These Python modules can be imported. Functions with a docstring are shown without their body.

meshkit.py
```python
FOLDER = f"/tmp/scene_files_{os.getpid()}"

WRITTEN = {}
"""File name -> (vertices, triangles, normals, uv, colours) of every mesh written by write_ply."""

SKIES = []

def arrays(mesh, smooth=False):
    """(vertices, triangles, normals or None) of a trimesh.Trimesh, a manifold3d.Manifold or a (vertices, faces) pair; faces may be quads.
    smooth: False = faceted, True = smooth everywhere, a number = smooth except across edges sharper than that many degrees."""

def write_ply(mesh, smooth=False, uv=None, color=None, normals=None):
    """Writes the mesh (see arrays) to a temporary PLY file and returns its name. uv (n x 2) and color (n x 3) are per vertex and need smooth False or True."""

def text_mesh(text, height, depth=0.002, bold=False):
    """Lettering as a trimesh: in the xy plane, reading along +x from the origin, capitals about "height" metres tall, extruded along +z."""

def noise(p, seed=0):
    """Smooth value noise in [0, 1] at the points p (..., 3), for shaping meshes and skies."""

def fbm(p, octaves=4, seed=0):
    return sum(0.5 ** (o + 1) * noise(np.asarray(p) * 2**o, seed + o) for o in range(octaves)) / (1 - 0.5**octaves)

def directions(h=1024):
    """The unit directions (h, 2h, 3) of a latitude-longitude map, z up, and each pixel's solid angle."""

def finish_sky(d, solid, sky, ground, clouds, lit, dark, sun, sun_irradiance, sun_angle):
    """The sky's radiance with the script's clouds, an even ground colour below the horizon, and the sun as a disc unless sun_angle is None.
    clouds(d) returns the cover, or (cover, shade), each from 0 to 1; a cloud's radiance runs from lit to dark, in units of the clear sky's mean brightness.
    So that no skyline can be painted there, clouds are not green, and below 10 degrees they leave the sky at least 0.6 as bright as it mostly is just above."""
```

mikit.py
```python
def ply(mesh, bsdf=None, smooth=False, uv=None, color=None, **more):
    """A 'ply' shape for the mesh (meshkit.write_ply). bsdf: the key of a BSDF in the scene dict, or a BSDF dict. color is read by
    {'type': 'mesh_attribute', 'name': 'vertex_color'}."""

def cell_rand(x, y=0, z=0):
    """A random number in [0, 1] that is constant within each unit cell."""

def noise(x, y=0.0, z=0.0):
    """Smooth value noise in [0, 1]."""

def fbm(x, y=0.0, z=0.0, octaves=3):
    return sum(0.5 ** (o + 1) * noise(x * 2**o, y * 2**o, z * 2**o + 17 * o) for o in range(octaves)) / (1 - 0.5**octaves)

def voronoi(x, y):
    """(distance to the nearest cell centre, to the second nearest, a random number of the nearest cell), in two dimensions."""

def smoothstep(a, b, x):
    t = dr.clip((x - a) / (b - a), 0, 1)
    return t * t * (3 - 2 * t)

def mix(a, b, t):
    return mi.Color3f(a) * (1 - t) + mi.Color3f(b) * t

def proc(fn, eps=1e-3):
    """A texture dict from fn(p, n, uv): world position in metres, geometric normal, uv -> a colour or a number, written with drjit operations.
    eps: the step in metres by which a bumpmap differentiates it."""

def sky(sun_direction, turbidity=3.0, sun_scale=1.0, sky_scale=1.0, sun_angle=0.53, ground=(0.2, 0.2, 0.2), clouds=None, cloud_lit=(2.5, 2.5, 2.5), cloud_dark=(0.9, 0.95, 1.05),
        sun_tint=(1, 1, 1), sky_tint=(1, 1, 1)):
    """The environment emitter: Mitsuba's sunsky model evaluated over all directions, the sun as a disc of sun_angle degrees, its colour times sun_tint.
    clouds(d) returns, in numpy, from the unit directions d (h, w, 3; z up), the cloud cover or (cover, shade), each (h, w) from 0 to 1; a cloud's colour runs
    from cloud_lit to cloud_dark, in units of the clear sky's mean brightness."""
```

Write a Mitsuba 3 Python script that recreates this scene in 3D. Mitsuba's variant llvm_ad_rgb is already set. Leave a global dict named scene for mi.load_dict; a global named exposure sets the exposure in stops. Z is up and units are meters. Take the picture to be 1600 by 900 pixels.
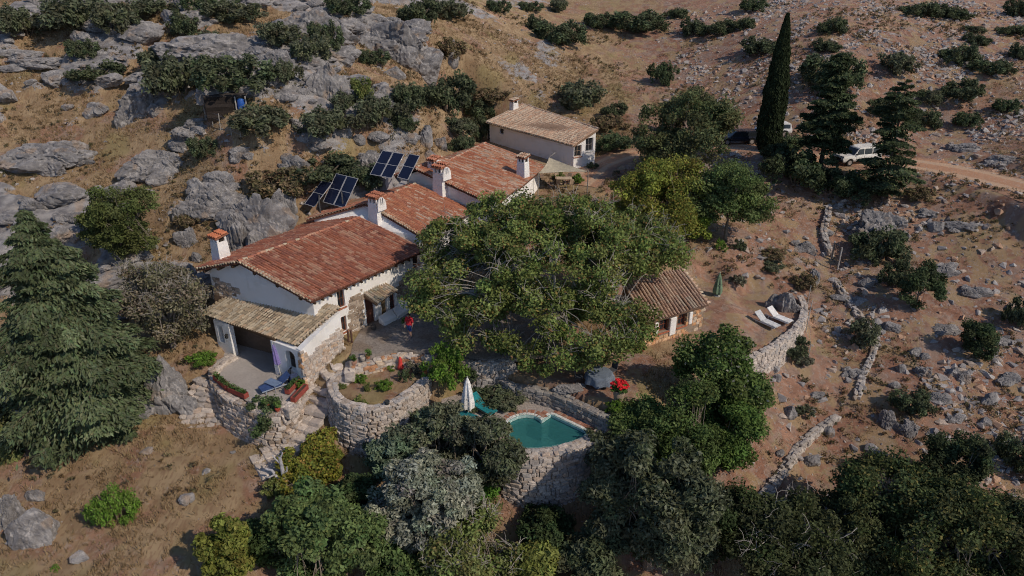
import math, zlib
import numpy as np, trimesh, mitsuba as mi, mikit, meshkit, manifold3d as m3
import shapely, shapely.geometry as sg
from scipy.interpolate import RBFInterpolator
from scipy.spatial import cKDTree

# ---------------------------------------------------------------- camera, sky, sun, exposure
T = mi.ScalarTransform4f
F, CZ, PITCH = 1100.0, 23.0, math.radians(25)          # focal length in photo pixels, camera height, downward pitch
CP, SP = math.cos(PITCH), math.sin(PITCH)
scene, labels = {}, {}
scene['camera'] = {'type': 'perspective', 'fov': 2 * math.degrees(math.atan(800 / F)), 'fov_axis': 'x', 'near_clip': 0.5, 'far_clip': 900.0,
                   'to_world': T().look_at(origin=[0, 0, CZ], target=[0, CP, CZ - SP], up=[0, 0, 1])}
scene['sky'] = mikit.sky([0.80, -0.53, 0.82], turbidity=3.0, sun_scale=1.0, sky_scale=1.35, sky_tint=(1.0, 1.0, 1.06), sun_tint=(1.0, 1.05, 1.17), ground=(0.2, 0.17, 0.15))
exposure = 0.9

# ---------------------------------------------------------------- helpers
def P(px, py, z):
    """World point on the level z seen at a photo position."""
    b = (py - 450) / F
    d = (CZ - z) / (SP + b * CP)
    return np.array([(px - 800) / F * d, d * (CP - b * SP), z])
def proj(p):
    p = np.asarray(p, float)
    d = p[1] * CP + (CZ - p[2]) * SP
    return 800 + F * p[0] / d, 450 - F * (p[1] * SP - (CZ - p[2]) * CP) / d, d
def depth(p): return p[1] * CP + (CZ - p[2]) * SP
def rs(key): return np.random.default_rng(zlib.crc32(key.encode()))
def sstep(a, b, x):
    t = np.clip((x - a) / (b - a), 0, 1); return t * t * (3 - 2 * t)
def num(key):
    if key not in scene and key not in labels and not any(k.startswith(key + '__') for k in scene): return key
    i = 1
    while True:
        k = f'{key}_{i:03d}'
        if k not in scene and k not in labels: return k
        i += 1
_part = {}
def part(parent, name):
    """Key of the next part of that name under parent."""
    n = _part.get((parent, name), 0); _part[(parent, name)] = n + 1
    return f'{parent}__{name}' + (f'_{n:03d}' if n else '')
def tag(key, label=None, cat=None, group=None, kind=None):
    d = labels.setdefault(key, {})
    if label: d['label'] = label
    if cat: d['category'] = cat
    if group: d['group'] = group
    if kind: d['kind'] = kind
    return key
def thing(name, label, cat, group=None):
    k = num(name); tag(k, label, cat, group); return k
def put(key, mesh, bsdf, smooth=False, color=None, uv=None, **kw):
    if color is not None:
        if smooth not in (True, False): mesh = trimesh.graph.smooth_shade(mesh, angle=math.radians(smooth), facet_minarea=None); smooth = True
        n = len(mesh[0]) if isinstance(mesh, tuple) else len(mesh.vertices)
        uv = enc(np.broadcast_to(np.asarray(color, float), (n, 3)))
    scene[key] = mikit.ply(mesh, bsdf, smooth=smooth, uv=uv, **kw)
    return key
def enc(c):
    """A piece's own colour carried in its uv: red and green in u, blue in v (the same at all corners of a face)."""
    q = np.round(np.sqrt(np.clip(np.asarray(c, float), 0, 1)) * 255); return np.stack([q[:, 0] * 256 + q[:, 1], q[:, 2]], 1)
def rgb(*c): return {'type': 'rgb', 'value': list(c)}
def box(lo, hi):
    lo, hi = np.asarray(lo, float), np.asarray(hi, float)
    m = trimesh.creation.box(hi - lo); m.apply_translation((lo + hi) / 2); return m
def hull(pts): return trimesh.convex.convex_hull(np.asarray(pts, float))
def cbox(size, ch=0.02, c=(0, 0, 0)):
    """Box with chamfered edges, centred on c."""
    s = np.asarray(size, float) / 2; ch = min(ch, s.min() * .6)
    p = []
    for sx in (-1, 1):
        for sy in (-1, 1):
            for sz in (-1, 1):
                q = s * (sx, sy, sz)
                for k in range(3):
                    e = q.copy(); e -= np.array([sx, sy, sz]) * ch; e[k] = q[k]; p.append(e)
    m = hull(p); m.apply_translation(c); return m
def frame(o, u, v=None, up=(0, 0, 1)):
    """4x4: x along u, z up (or given), origin o."""
    u = np.asarray(u, float); u = u / np.linalg.norm(u); up = np.asarray(up, float)
    w = up - u * (u @ up); w /= np.linalg.norm(w); y = np.cross(w, u)
    m = np.eye(4); m[:3, 0], m[:3, 1], m[:3, 2], m[:3, 3] = u, y, w, o
    return m
def moved(mesh, m):
    mesh = mesh.copy(); mesh.apply_transform(m); return mesh
def cat(ms): return trimesh.util.concatenate(ms)
def mf(mesh): return m3.Manifold(m3.Mesh(np.asarray(mesh.vertices, np.float32), np.asarray(mesh.faces, np.uint32)))
def tm(man):
    m = man.to_mesh(); return trimesh.Trimesh(m.vert_properties[:, :3], m.tri_verts, process=False)
def tube(p, r, sides=6, cap=True):
    p = np.asarray(p, float); r = np.broadcast_to(np.asarray(r, float), (len(p),))
    t = np.gradient(p, axis=0); t /= np.linalg.norm(t, axis=1, keepdims=True) + 1e-12
    a = np.cross(t, np.where(np.abs(t[:, 2:]) < .9, [0, 0, 1.], [1., 0, 0])); a /= np.linalg.norm(a, axis=1, keepdims=True) + 1e-12
    for i in range(1, len(a)):
        a[i] = a[i - 1] - t[i] * (a[i - 1] @ t[i]); a[i] /= np.linalg.norm(a[i]) + 1e-12
    b = np.cross(t, a); ang = np.arange(sides) * 2 * np.pi / sides
    v = p[:, None] + r[:, None, None] * (np.cos(ang)[None, :, None] * a[:, None] + np.sin(ang)[None, :, None] * b[:, None])
    i, j = np.meshgrid(np.arange(len(p) - 1), np.arange(sides), indexing='ij')
    q = np.stack([i * sides + j, i * sides + (j + 1) % sides, (i + 1) * sides + (j + 1) % sides, (i + 1) * sides + j], -1).reshape(-1, 4)
    v = v.reshape(-1, 3); f = np.vstack([q[:, [0, 1, 2]], q[:, [0, 2, 3]]])
    if cap:
        n = len(v); v = np.vstack([v, p[:1], p[-1:]]); k = np.arange(sides); e = (len(p) - 1) * sides
        f = np.vstack([f, np.stack([k * 0 + n, (k + 1) % sides, k], 1), np.stack([k * 0 + n + 1, e + k, e + (k + 1) % sides], 1)])
    return trimesh.Trimesh(v, f, process=False)
def lathe(prof, n=20):
    return trimesh.creation.revolve(np.asarray(prof, float), sections=n)
def bar(a, b, w, h=None, up=(0, 0, 1)):
    """Straight square bar from a to b."""
    a, b = np.asarray(a, float), np.asarray(b, float); L = np.linalg.norm(b - a); u = (b - a) / L
    if abs(u @ np.asarray(up)) > .98: up = (0, 1, 0)
    return moved(cbox((L, w, h or w), .15 * w), frame((a + b) / 2, u, up=up))

# ---------------------------------------------------------------- materials
import drjit as dr
def piece_colour(p, n, uv):
    u = dr.floor(uv.x + .5); r = dr.floor(u / 256); g = u - 256 * r; b = dr.floor(uv.y + .5)
    return mi.Color3f(dr.square(r / 255), dr.square(g / 255), dr.square(b / 255))
def worn_colour(p, n, uv):
    return piece_colour(p, n, uv) * (.72 + .56 * mikit.fbm(p.x * 6, p.y * 6, p.z * 6, 3))
VC, WC = mikit.proc(piece_colour), mikit.proc(worn_colour)
def pr(col, rough=.85, spec=.3, **k):
    return {'type': 'twosided', 'b': {'type': 'principled', 'base_color': col, 'roughness': rough, 'specular': spec, **k}}
scene['mat_leaf'] = {'type': 'principledthin', 'base_color': VC, 'roughness': .55, 'diff_trans': .55, 'spec_trans': 0.0, 'eta': 1.3}
scene['mat_vc'] = pr(WC, .9, .2)
scene['mat_tile'] = pr(WC, .8, .25)
scene['mat_paint'] = pr(VC, .45, .5)
scene['mat_gloss'] = pr(VC, .18, .5, clearcoat=.7, clearcoat_gloss=.9)
scene['mat_metal'] = pr(rgb(.6, .6, .61), .35, .5, metallic=.9)
scene['mat_glass'] = pr(rgb(.02, .025, .03), .08, .6)
fb, nz, mx, ss = mikit.fbm, mikit.noise, mikit.mix, mikit.smoothstep
def plaster(p, n, uv):
    a = fb(p.x * .9, p.y * .9, p.z * .9, 4); s = fb(p.x * 3, p.y * 3, p.z * .5, 3); g = nz(p.x * 25, p.y * 25, p.z * 25)
    c = mx((.85, .845, .84), (.76, .745, .72), ss(.45, .75, a))
    c = mx(c, (.60, .56, .51), ss(.6, .85, s) * .3)
    return c * (.95 + .08 * g)
scene['mat_plaster'] = pr(mikit.proc(plaster), .92, .2)
def greyplaster(p, n, uv):
    a = fb(p.x * 1.5, p.y * 1.5, p.z * 1.5, 4)
    return mx((.40, .37, .34), (.60, .58, .55), ss(.3, .7, a))
scene['mat_render'] = pr(mikit.proc(greyplaster), .92, .2)
def mortar(p, n, uv):
    a = fb(p.x * 4, p.y * 4, p.z * 4, 3)
    return mx((.22, .17, .13), (.36, .29, .23), a)
scene['mat_mortar'] = pr(mikit.proc(mortar), .95, .1)
def ground_col(p, n, uv):
    a = fb(p.x * .22, p.y * .22, 0, 4); b = fb(p.x * 1.3, p.y * 1.3, 3, 3); f = nz(p.x * 7, p.y * 7, 1); g = nz(p.x * 19, p.y * 19, 5)
    soil = mx(mx((.228, .122, .086), (.288, .168, .119), ss(.3, .7, a)), (.262, .19, .155), ss(.45, .7, b) * .8)
    soil = soil * (.62 + .76 * fb(p.x * 2.6, p.y * 2.6, 8, 4))
    soil = mx(soil, (.33, .25, .14), ss(.52, .66, fb(p.x * .9 + 3, p.y * .9, 6, 3)) * .6)
    peb = ss(.60, .74, f * .6 + g * .4)
    soil = mx(soil, (.34, .29, .265), peb * .5)
    v = nz(p.x * 13, p.y * 4, 2)
    grass = mx((.25, .175, .108), (.325, .24, .15), ss(.3, .7, b))
    grass = mx(grass, soil, ss(.5, .62, fb(p.x * .55, p.y * .55, 11, 3)) * .8)
    grass = mx(grass, (.20, .125, .075), ss(.55, .8, v) * .6)
    grass = mx(grass, (.235, .21, .09), ss(.58, .75, fb(p.x * .35 + 9, p.y * .35, 0, 3)) * .45)
    r1 = fb(p.x * 1.7, p.y * 1.7, p.z * 3, 4)
    rock = mx((.17, .165, .172), (.31, .30, .302), ss(.3, .68, r1))
    rock = mx(rock, (.33, .25, .19), ss(.6, .8, b) * .5)
    c = mx(soil, grass, ss(.3, .7, uv.y + (f - .5) * .5))
    return mx(c, rock, ss(.44, .56, uv.x + (r1 - .5) * .9 + (g - .5) * .35))
scene['mat_ground'] = pr(mikit.proc(ground_col), .95, .1)
def paving(p, n, uv):
    d1, d2, w = mikit.voronoi(p.x * 3.3, p.y * 3.3); b = fb(p.x * 2, p.y * 2, 0, 3); g = nz(p.x * 14, p.y * 14, 1)
    c = mx((.20, .175, .16), (.33, .295, .27), w * .35 + b * .65)
    c = mx(c, (.22, .17, .13), ss(.5, .7, fb(p.x * .7, p.y * .7, 4, 3)) * .7)
    return mx(c * .72, c, ss(.03, .16, d2 - d1)) * (.9 + .2 * g)
scene['mat_paving'] = pr(mikit.proc(paving), .9, .2)
def concrete(p, n, uv):
    b = fb(p.x * 1.2, p.y * 1.2, 0, 4); g = nz(p.x * 12, p.y * 12, 1)
    return mx((.33, .30, .28), (.44, .41, .39), b) * (.93 + .14 * g)
scene['mat_concrete'] = pr(mikit.proc(concrete), .9, .2)
def roadcol(p, n, uv):
    b = fb(p.x * .8, p.y * .8, 0, 4); g = nz(p.x * 9, p.y * 9, 1); tr = ss(.25, .45, dr_abs(dr_abs(uv.x - .5) - .22) * 4)
    c = mx((.36, .19, .115), (.42, .25, .16), b)
    c = mx((.45, .31, .21), c, tr)
    c = mx(c, (.42, .34, .28), ss(.72, .85, g) * .7)
    return mx(c, (.27, .17, .125), ss(.28, .5, dr_abs(uv.x - .5) + (b - .5) * .5 + (g - .5) * .15))
dr_abs = dr.abs
scene['mat_road'] = pr(mikit.proc(roadcol), .95, .1)
def gravel(p, n, uv):
    g = nz(p.x * 16, p.y * 16, 1); h = nz(p.x * 31, p.y * 31, 7); b = fb(p.x, p.y, 0, 3)
    return mx((.24, .20, .18), (.50, .45, .42), g * .5 + h * .5) * (.85 + .3 * b)
scene['mat_gravel'] = pr(mikit.proc(gravel), .95, .1)
def basin(p, n, uv):
    b = fb(p.x * 1.4, p.y * 1.4, 0, 4)
    return mx((.03, .15, .16), (.05, .19, .19), ss(.35, .65, b))
scene['mat_basin'] = pr(mikit.proc(basin), .6, .3)
scene['mat_water'] = {'type': 'blendbsdf', 'weight': .5, 'a': {'type': 'thindielectric', 'int_ior': 1.33}, 'b': pr(rgb(.055, .26, .27), .12, .5)}

# ---------------------------------------------------------------- terrain heights
CTRL = [  # photo x, photo y, level there (metres above the courtyard)
 (100,890,-4.6),(100,800,-4.2),(100,700,-3.5),(100,600,-2.2),(100,500,0),(100,400,3),(100,300,6),(100,200,9.5),(100,100,14),(100,0,18.9),
 (300,890,-4.6),(300,800,-4.1),(300,700,-3.4),(240,640,-2.6),(250,560,-1.2),(270,480,.6),(290,430,2),(310,340,5),(300,250,8),(350,190,11),(330,100,14.2),(330,0,19),
 (400,840,-4.9),(420,730,-3.7),(360,668,-3.3),(440,700,-3.3),(480,655,-2.5),(500,610,-1.5),(545,567,-.5),
 (420,350,4.6),(440,290,6.6),(470,200,10.3),(470,100,14),(470,0,18.6),(560,235,8.2),(580,150,11.6),(620,210,9),(690,180,9.5),(700,230,7.0),(690,80,13.3),(690,0,18),
 (560,545,0),(640,540,0),(720,520,0),(760,560,-.2),(830,590,-.7),(850,480,0),(900,540,-.5),(930,600,-.95),(960,560,-.8),(1040,545,-.9),(1000,620,-1.2),
 (760,440,.6),(860,400,1.2),(800,360,2.2),(870,330,2.7),(880,300,3.2),(930,275,3.6),(960,240,4.1),(760,215,5.6),
 (600,672,-3.0),(540,665,-2.9),(660,645,-2.9),(520,740,-4.2),(500,830,-5.6),(640,760,-4.8),(700,890,-6.9),(830,790,-5.3),(880,880,-7),(960,760,-5),(1030,690,-3.4),
 (830,140,8.5),(850,100,10.8),(850,50,13.6),(850,0,17),(1000,200,5.4),(1050,100,10),(1050,50,13.3),(1050,0,17),(960,150,7.6),
 (1060,285,3.2),(1020,385,1.2),(1140,375,1.2),(1100,330,2.2),(1110,420,.2),(1190,400,.3),(1130,480,-1.2),(1200,440,-.9),(1195,226,4.6),(1150,218,4.6),
 (1270,270,4.1),(1340,258,4.4),(1450,252,4.4),(1600,292,4.2),(1650,340,2.9),(1600,345,2.5),(1560,330,2.9),(1450,205,5.8),(1600,230,5.9),(1300,150,9),(1300,60,14),(1300,0,17.6),(1450,100,11.5),(1600,150,9),(1600,60,13.6),(1600,0,17.2),
 (1300,320,2.1),(1290,400,-.5),(1260,470,-2),(1235,560,-3.3),(1300,600,-4.5),(1190,620,-3.4),(1300,700,-6),(1200,760,-6.2),(1120,700,-4),(1300,890,-8),(1100,890,-7.4),
 (1450,310,3.1),(1500,400,.2),(1400,480,-1.7),(1550,500,-2.2),(1400,620,-4.5),(1580,600,-4.3),(1590,700,-5.7),(1590,890,-7.4),(1450,760,-6.2)]
cp = np.array([P(*c) for c in CTRL])
extra = np.array([(-75,60,14),(-75,30,0),(-60,12,-7),(0,8,-11),(60,12,-11),(85,40,-5),(90,70,7),(100,110,18),(0,170,27),(-90,110,26),(90,170,28),(-90,170,32),(50,140,22.5),(-40,130,25)], float)
cp = np.vstack([cp, extra])
_rbf = RBFInterpolator(cp[:, :2], cp[:, 2], kernel='thin_plate_spline', smoothing=.6)
def axis(core0, core1, step, lo, hi):
    a = list(np.arange(core0, core1 + 1e-6, step)); s = step
    while a[-1] < hi: s *= 1.22; a.append(a[-1] + s)
    s = step; b = []; x = core0
    while x > lo: s *= 1.22; x -= s; b.append(x)
    return np.array(b[::-1] + a)
GX, GY = axis(-50, 62, .28, -260, 280), axis(20, 104, .28, -60, 420)
XX, YY = np.meshgrid(GX, GY)
xy = np.stack([XX.ravel(), YY.ravel()], 1)
cx_, cy_ = np.linspace(-95, 105, 101), np.linspace(5, 175, 91)       # coarse spline grid, read bilinearly
from scipy.interpolate import RegularGridInterpolator
cg = _rbf(np.stack(np.meshgrid(cx_, cy_), -1).reshape(-1, 2)).reshape(len(cy_), len(cx_))
_rgi = RegularGridInterpolator((cy_, cx_), cg, method='cubic')
def base_z(q):
    return _rgi(np.stack([np.clip(q[:, 1], 5, 175), np.clip(q[:, 0], -95, 105)], 1)) + .22 * np.maximum(q[:, 1] - 175, 0)
ZZ = base_z(xy)
p3 = np.concatenate([xy, np.zeros((len(xy), 1))], 1)
def poly(pts, z): return sg.Polygon([P(a, b, z)[:2] for a, b in pts])
def inside(pl, q, feather):
    """1 inside, falling to 0 within feather metres outside."""
    out = np.zeros(len(q)); x0, y0, x1, y1 = pl.bounds
    m = (q[:, 0] > x0 - feather) & (q[:, 0] < x1 + feather) & (q[:, 1] > y0 - feather) & (q[:, 1] < y1 + feather)
    d = shapely.distance(pl, shapely.points(q[m])); out[m] = np.clip(1 - d / feather, 0, 1); return out
# where bare rock breaks the surface, and where dry grass grows
X, Y = xy.T
def rock_masks(q):
    x, y = q.T; p = np.stack([x, y, x * 0], 1)
    left = sstep(-6, -12, x) * sstep(42, 50, y) + sstep(10, 4, x) * sstep(80, 90, y) * .6 + sstep(-24, -30, x) * .5
    left = np.clip(left, 0, 1)
    w = p + 2.2 * (np.stack([meshkit.fbm(p / 4, 3, 5), meshkit.fbm(p / 4, 3, 6), 0 * x], 1) - .5)
    f1 = meshkit.fbm(w / 6.5, 4, 11)
    right = sstep(14, 22, x) * sstep(.9, .6, np.abs(0 * x))
    diag = np.stack([(x * .83 + y * .55) / 2.0, (-x * .55 + y * .83) / 1.0, 0 * x], 1)
    f2 = meshkit.fbm(diag / 1.7, 3, 21)
    dens = meshkit.fbm(p / 13, 2, 31)
    m = left * sstep(.445, .53, f1) + right * .35 * sstep(.60, .70, f2 + .25 * (dens - .5))
    return np.clip(m, 0, 1), left, right
RM, LEFT, RIGHT = rock_masks(xy)
GRASS = np.clip(1 - sstep(0, 14, X - (Y - 60) * .25) + .8 * sstep(.5, .62, meshkit.fbm(p3 / 3.3, 3, 41)), 0, 1) * np.where(X > 14, .55, 1)
ridge = 1 - np.abs(2 * meshkit.fbm(p3 / 1.6, 4, 51) - 1)
ZZ = ZZ + .35 * (meshkit.fbm(p3 / 5, 4, 61) - .5) + .10 * (meshkit.fbm(p3 / .9, 3, 62) - .5)
ZZ = ZZ + RM * LEFT * (.25 + .95 * (ridge - .45) + .5 * (meshkit.fbm(p3 / 3, 3, 63) - .3)) + RM * RIGHT * (.05 + .5 * (ridge - .4))
PADS = []                                                            # (polygon, level, feather)
def pad(pts, z, feather=.35): PADS.append((poly(pts, z), z, feather)); return PADS[-1][0]
COURT = pad([(548,566),(566,512),(640,478),(700,470),(850,500),(900,560),(760,572),(690,560),(620,560)], -.03, 2.5)
PORCH = pad([(333,583),(352,556),(345,520),(372,505),(470,555),(479,604),(440,640),(392,634),(350,614)], -1.27, .3)
BED = pad([(514,600),(530,583),(560,572),(610,552),(690,560),(664,590),(640,608),(615,626),(580,634),(545,627),(522,615)], -1.0, .25)
UPPER = pad([(745,562),(800,596),(860,606),(930,636),(955,650),(1000,600),(980,575),(860,560)], -1.02, 2.4)
DECK = pad([(690,622),(745,606),(800,614),(862,628),(930,656),(962,668),(920,694),(876,704),(830,708),(800,702),(775,680),(690,668)], -2.12, .3)
LOUNGE = pad([(1140,470),(1180,455),(1235,462),(1254,490),(1248,505),(1220,525),(1180,545),(1150,552),(1120,530)], -1.55, 1.3)
COTTAGE = pad([(1000,548),(1010,470),(1110,440),(1150,500),(1090,545)], -.95, 2.2)
FARPAD = sg.Polygon([(-7, 78), (-1, 70.5), (7, 66), (10.5, 71), (1, 84), (-5, 86)]); PADS.append((FARPAD, 3.85, 3.5))
ROADPX = [(1680,318,4.1),(1600,292,4.2),(1500,268,4.35),(1410,254,4.4),(1330,252,4.45),(1250,244,4.5),(1150,228,4.55),(1060,232,4.3),(980,240,4.1),(930,262,3.7),(905,290,3.4)]
ROAD = np.array([P(*c) for c in ROADPX])
rd = np.linspace(0, 1, 140); rk = np.r_[0, np.cumsum(np.linalg.norm(np.diff(ROAD, axis=0), axis=1))]; rk /= rk[-1]
ROADC = np.stack([np.interp(rd, rk, ROAD[:, k]) for k in range(3)], 1)
for _ in range(25): ROADC[1:-1] = .5 * ROADC[1:-1] + .25 * (ROADC[:-2] + ROADC[2:])
for pl, z, fe in PADS:
    w = inside(pl, xy, fe); w = w * w * (3 - 2 * w); ZZ = ZZ * (1 - w) + z * w; RM = RM * (1 - w)
near = (X > -5) & (X < 70) & (Y > 45) & (Y < 100)
dd, ii = cKDTree(ROADC[:, :2]).query(xy[near])
wid = 2.0 * (1 - sstep(25, 70, ii)); w = 1 - sstep(2.0 + wid, 3.6 + wid, dd); ZZ[near] = ZZ[near] * (1 - w) + (ROADC[ii, 2] - .02) * w; RM[near] *= 1 - w
POOL = sg.Polygon([P(a, b, -2.1)[:2] for a, b in [(791,668),(793,661),(799,655),(809,650.5),(822,648.5),(835,650),(842,653.5),(846.5,657.5),(861,647.5),(920,676),(904,686),(886,692.5),(860,698),(836,700),(812,700),(798,690)]])
w = inside(POOL.buffer(.12), xy, .15); ZZ = np.where(w > 0, np.minimum(ZZ, -4.0), ZZ)
BODY = []                                                            # hull footprints of the houses: the ground stays below their floors
HZ = ZZ.reshape(XX.shape)
_gz = RegularGridInterpolator((GY, GX), HZ, bounds_error=False, fill_value=None)
def gz(x, y): return float(_gz((y, x)))
def gzs(q): return _gz(np.stack([q[:, 1], q[:, 0]], 1))
def G(px, py):
    """Where the photo's line of sight through (px, py) meets the ground."""
    b = (py - 450) / F; a = (px - 800) / F
    t = np.arange(22, 160, .12); q = np.stack([a * t, t * (CP - b * SP)], 1); z = CZ - t * (SP + b * CP)
    hit = np.nonzero(gzs(q) >= z)[0]
    k = hit[0] if len(hit) else len(t) - 1
    return np.array([q[k, 0], q[k, 1], gz(*q[k])])
ni, nj = XX.shape
i, j = np.meshgrid(np.arange(ni - 1), np.arange(nj - 1), indexing='ij'); k = (i * nj + j).ravel()
gf = np.vstack([np.stack([k, k + 1, k + nj + 1], 1), np.stack([k, k + nj + 1, k + nj], 1)])
put('ground', (np.stack([X, Y, ZZ], 1), gf), 'mat_ground', smooth=True, uv=np.stack([RM, GRASS], 1))
tag('ground', 'dry reddish hillside with golden grass, bare soil and grey limestone breaking through', kind='structure')

def sheet(key, pl, z, bsdf, label, thick=.05, step=None):
    """A level sheet with a thin edge, on the pad below it."""
    if not pl.is_valid: pl = pl.buffer(0)
    m = trimesh.creation.extrude_polygon(pl, thick, engine='earcut'); m.apply_translation((0, 0, z - thick))
    put(key, m, bsdf); tag(key, label, kind='structure')
w3 = 1.9 + .2 * np.sin(np.arange(140) * .35) + 2.0 * (1 - sstep(25, 70, np.arange(140)))
t2 = np.gradient(ROADC[:, :2], axis=0); t2 /= np.linalg.norm(t2, axis=1, keepdims=True); nrm = np.stack([-t2[:, 1], t2[:, 0]], 1)
rows = [np.c_[ROADC[:, :2] + nrm * (w3 * s)[:, None], ROADC[:, 2] + .05 * (1 - abs(s) ** 3) ] for s in np.linspace(-1, 1, 9)]
rv = np.stack(rows, 1).reshape(-1, 3); ru = np.stack([np.tile(np.linspace(0, 1, 9), 140), np.repeat(np.arange(140) * .3, 9)], 1)
i, j = np.meshgrid(np.arange(139), np.arange(8), indexing='ij'); k = (i * 9 + j).ravel()
put('dirt_road', (rv, np.vstack([np.stack([k, k + 1, k + 10], 1), np.stack([k, k + 10, k + 9], 1)])), 'mat_road', smooth=True, uv=ru)
tag('dirt_road', 'orange earth track along the slope, ending beside the far white house', kind='structure')

# ---------------------------------------------------------------- stones and roof tiles: shared pieces
STONE_T = []
_r = np.random.default_rng(5)
for _k in range(10):
    c = np.array([[x, y, z] for x in (-.5, .5) for y in (-.5, .5) for z in (-.5, .5)]) * (1 + _r.uniform(-.28, .06, (8, 3)))
    f = np.array([[s * .5 if a == b else 0 for b in range(3)] for a in range(3) for s in (-1, 1)]) + _r.uniform(-.14, .14, (6, 3))
    f = f * np.where(np.abs(f) > .3, 1.05, 1)
    STONE_T.append(hull(np.vstack([c, f])))
PALE = [(.50, .44, .39), (.43, .38, .345), (.56, .50, .45), (.38, .32, .27), (.50, .40, .33), (.36, .33, .31)]
ROCKT = []
for _k in range(10):
    d_ = _r.normal(size=(10, 3)); d_ /= np.linalg.norm(d_, axis=1, keepdims=True); ROCKT.append(hull(d_ * .56 * _r.uniform(.78, 1.1, (10, 1))))
GREYS = [(.33, .31, .30), (.40, .375, .36), (.27, .255, .25), (.44, .41, .385), (.36, .30, .25)]
ORANGE = [(.60, .34, .18), (.54, .36, .22), (.62, .42, .27), (.47, .26, .15), (.56, .46, .36)]
BROWNS = [(.30, .24, .19), (.37, .30, .24), (.26, .20, .155), (.42, .35, .29)]
_plys = {}
def piece(kind, template, tone, bsdf='mat_vc'):
    k = (kind, template, tone)
    if k not in _plys:
        m = {'stone': STONE_T, 'rock': ROCKT, 'tile': TILE_T}[kind][template]
        _plys[k] = (mikit.ply(m, bsdf, smooth=False, uv=enc(np.tile(tone, (len(m.vertices), 1)))), m)
    return _plys[k]
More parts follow.
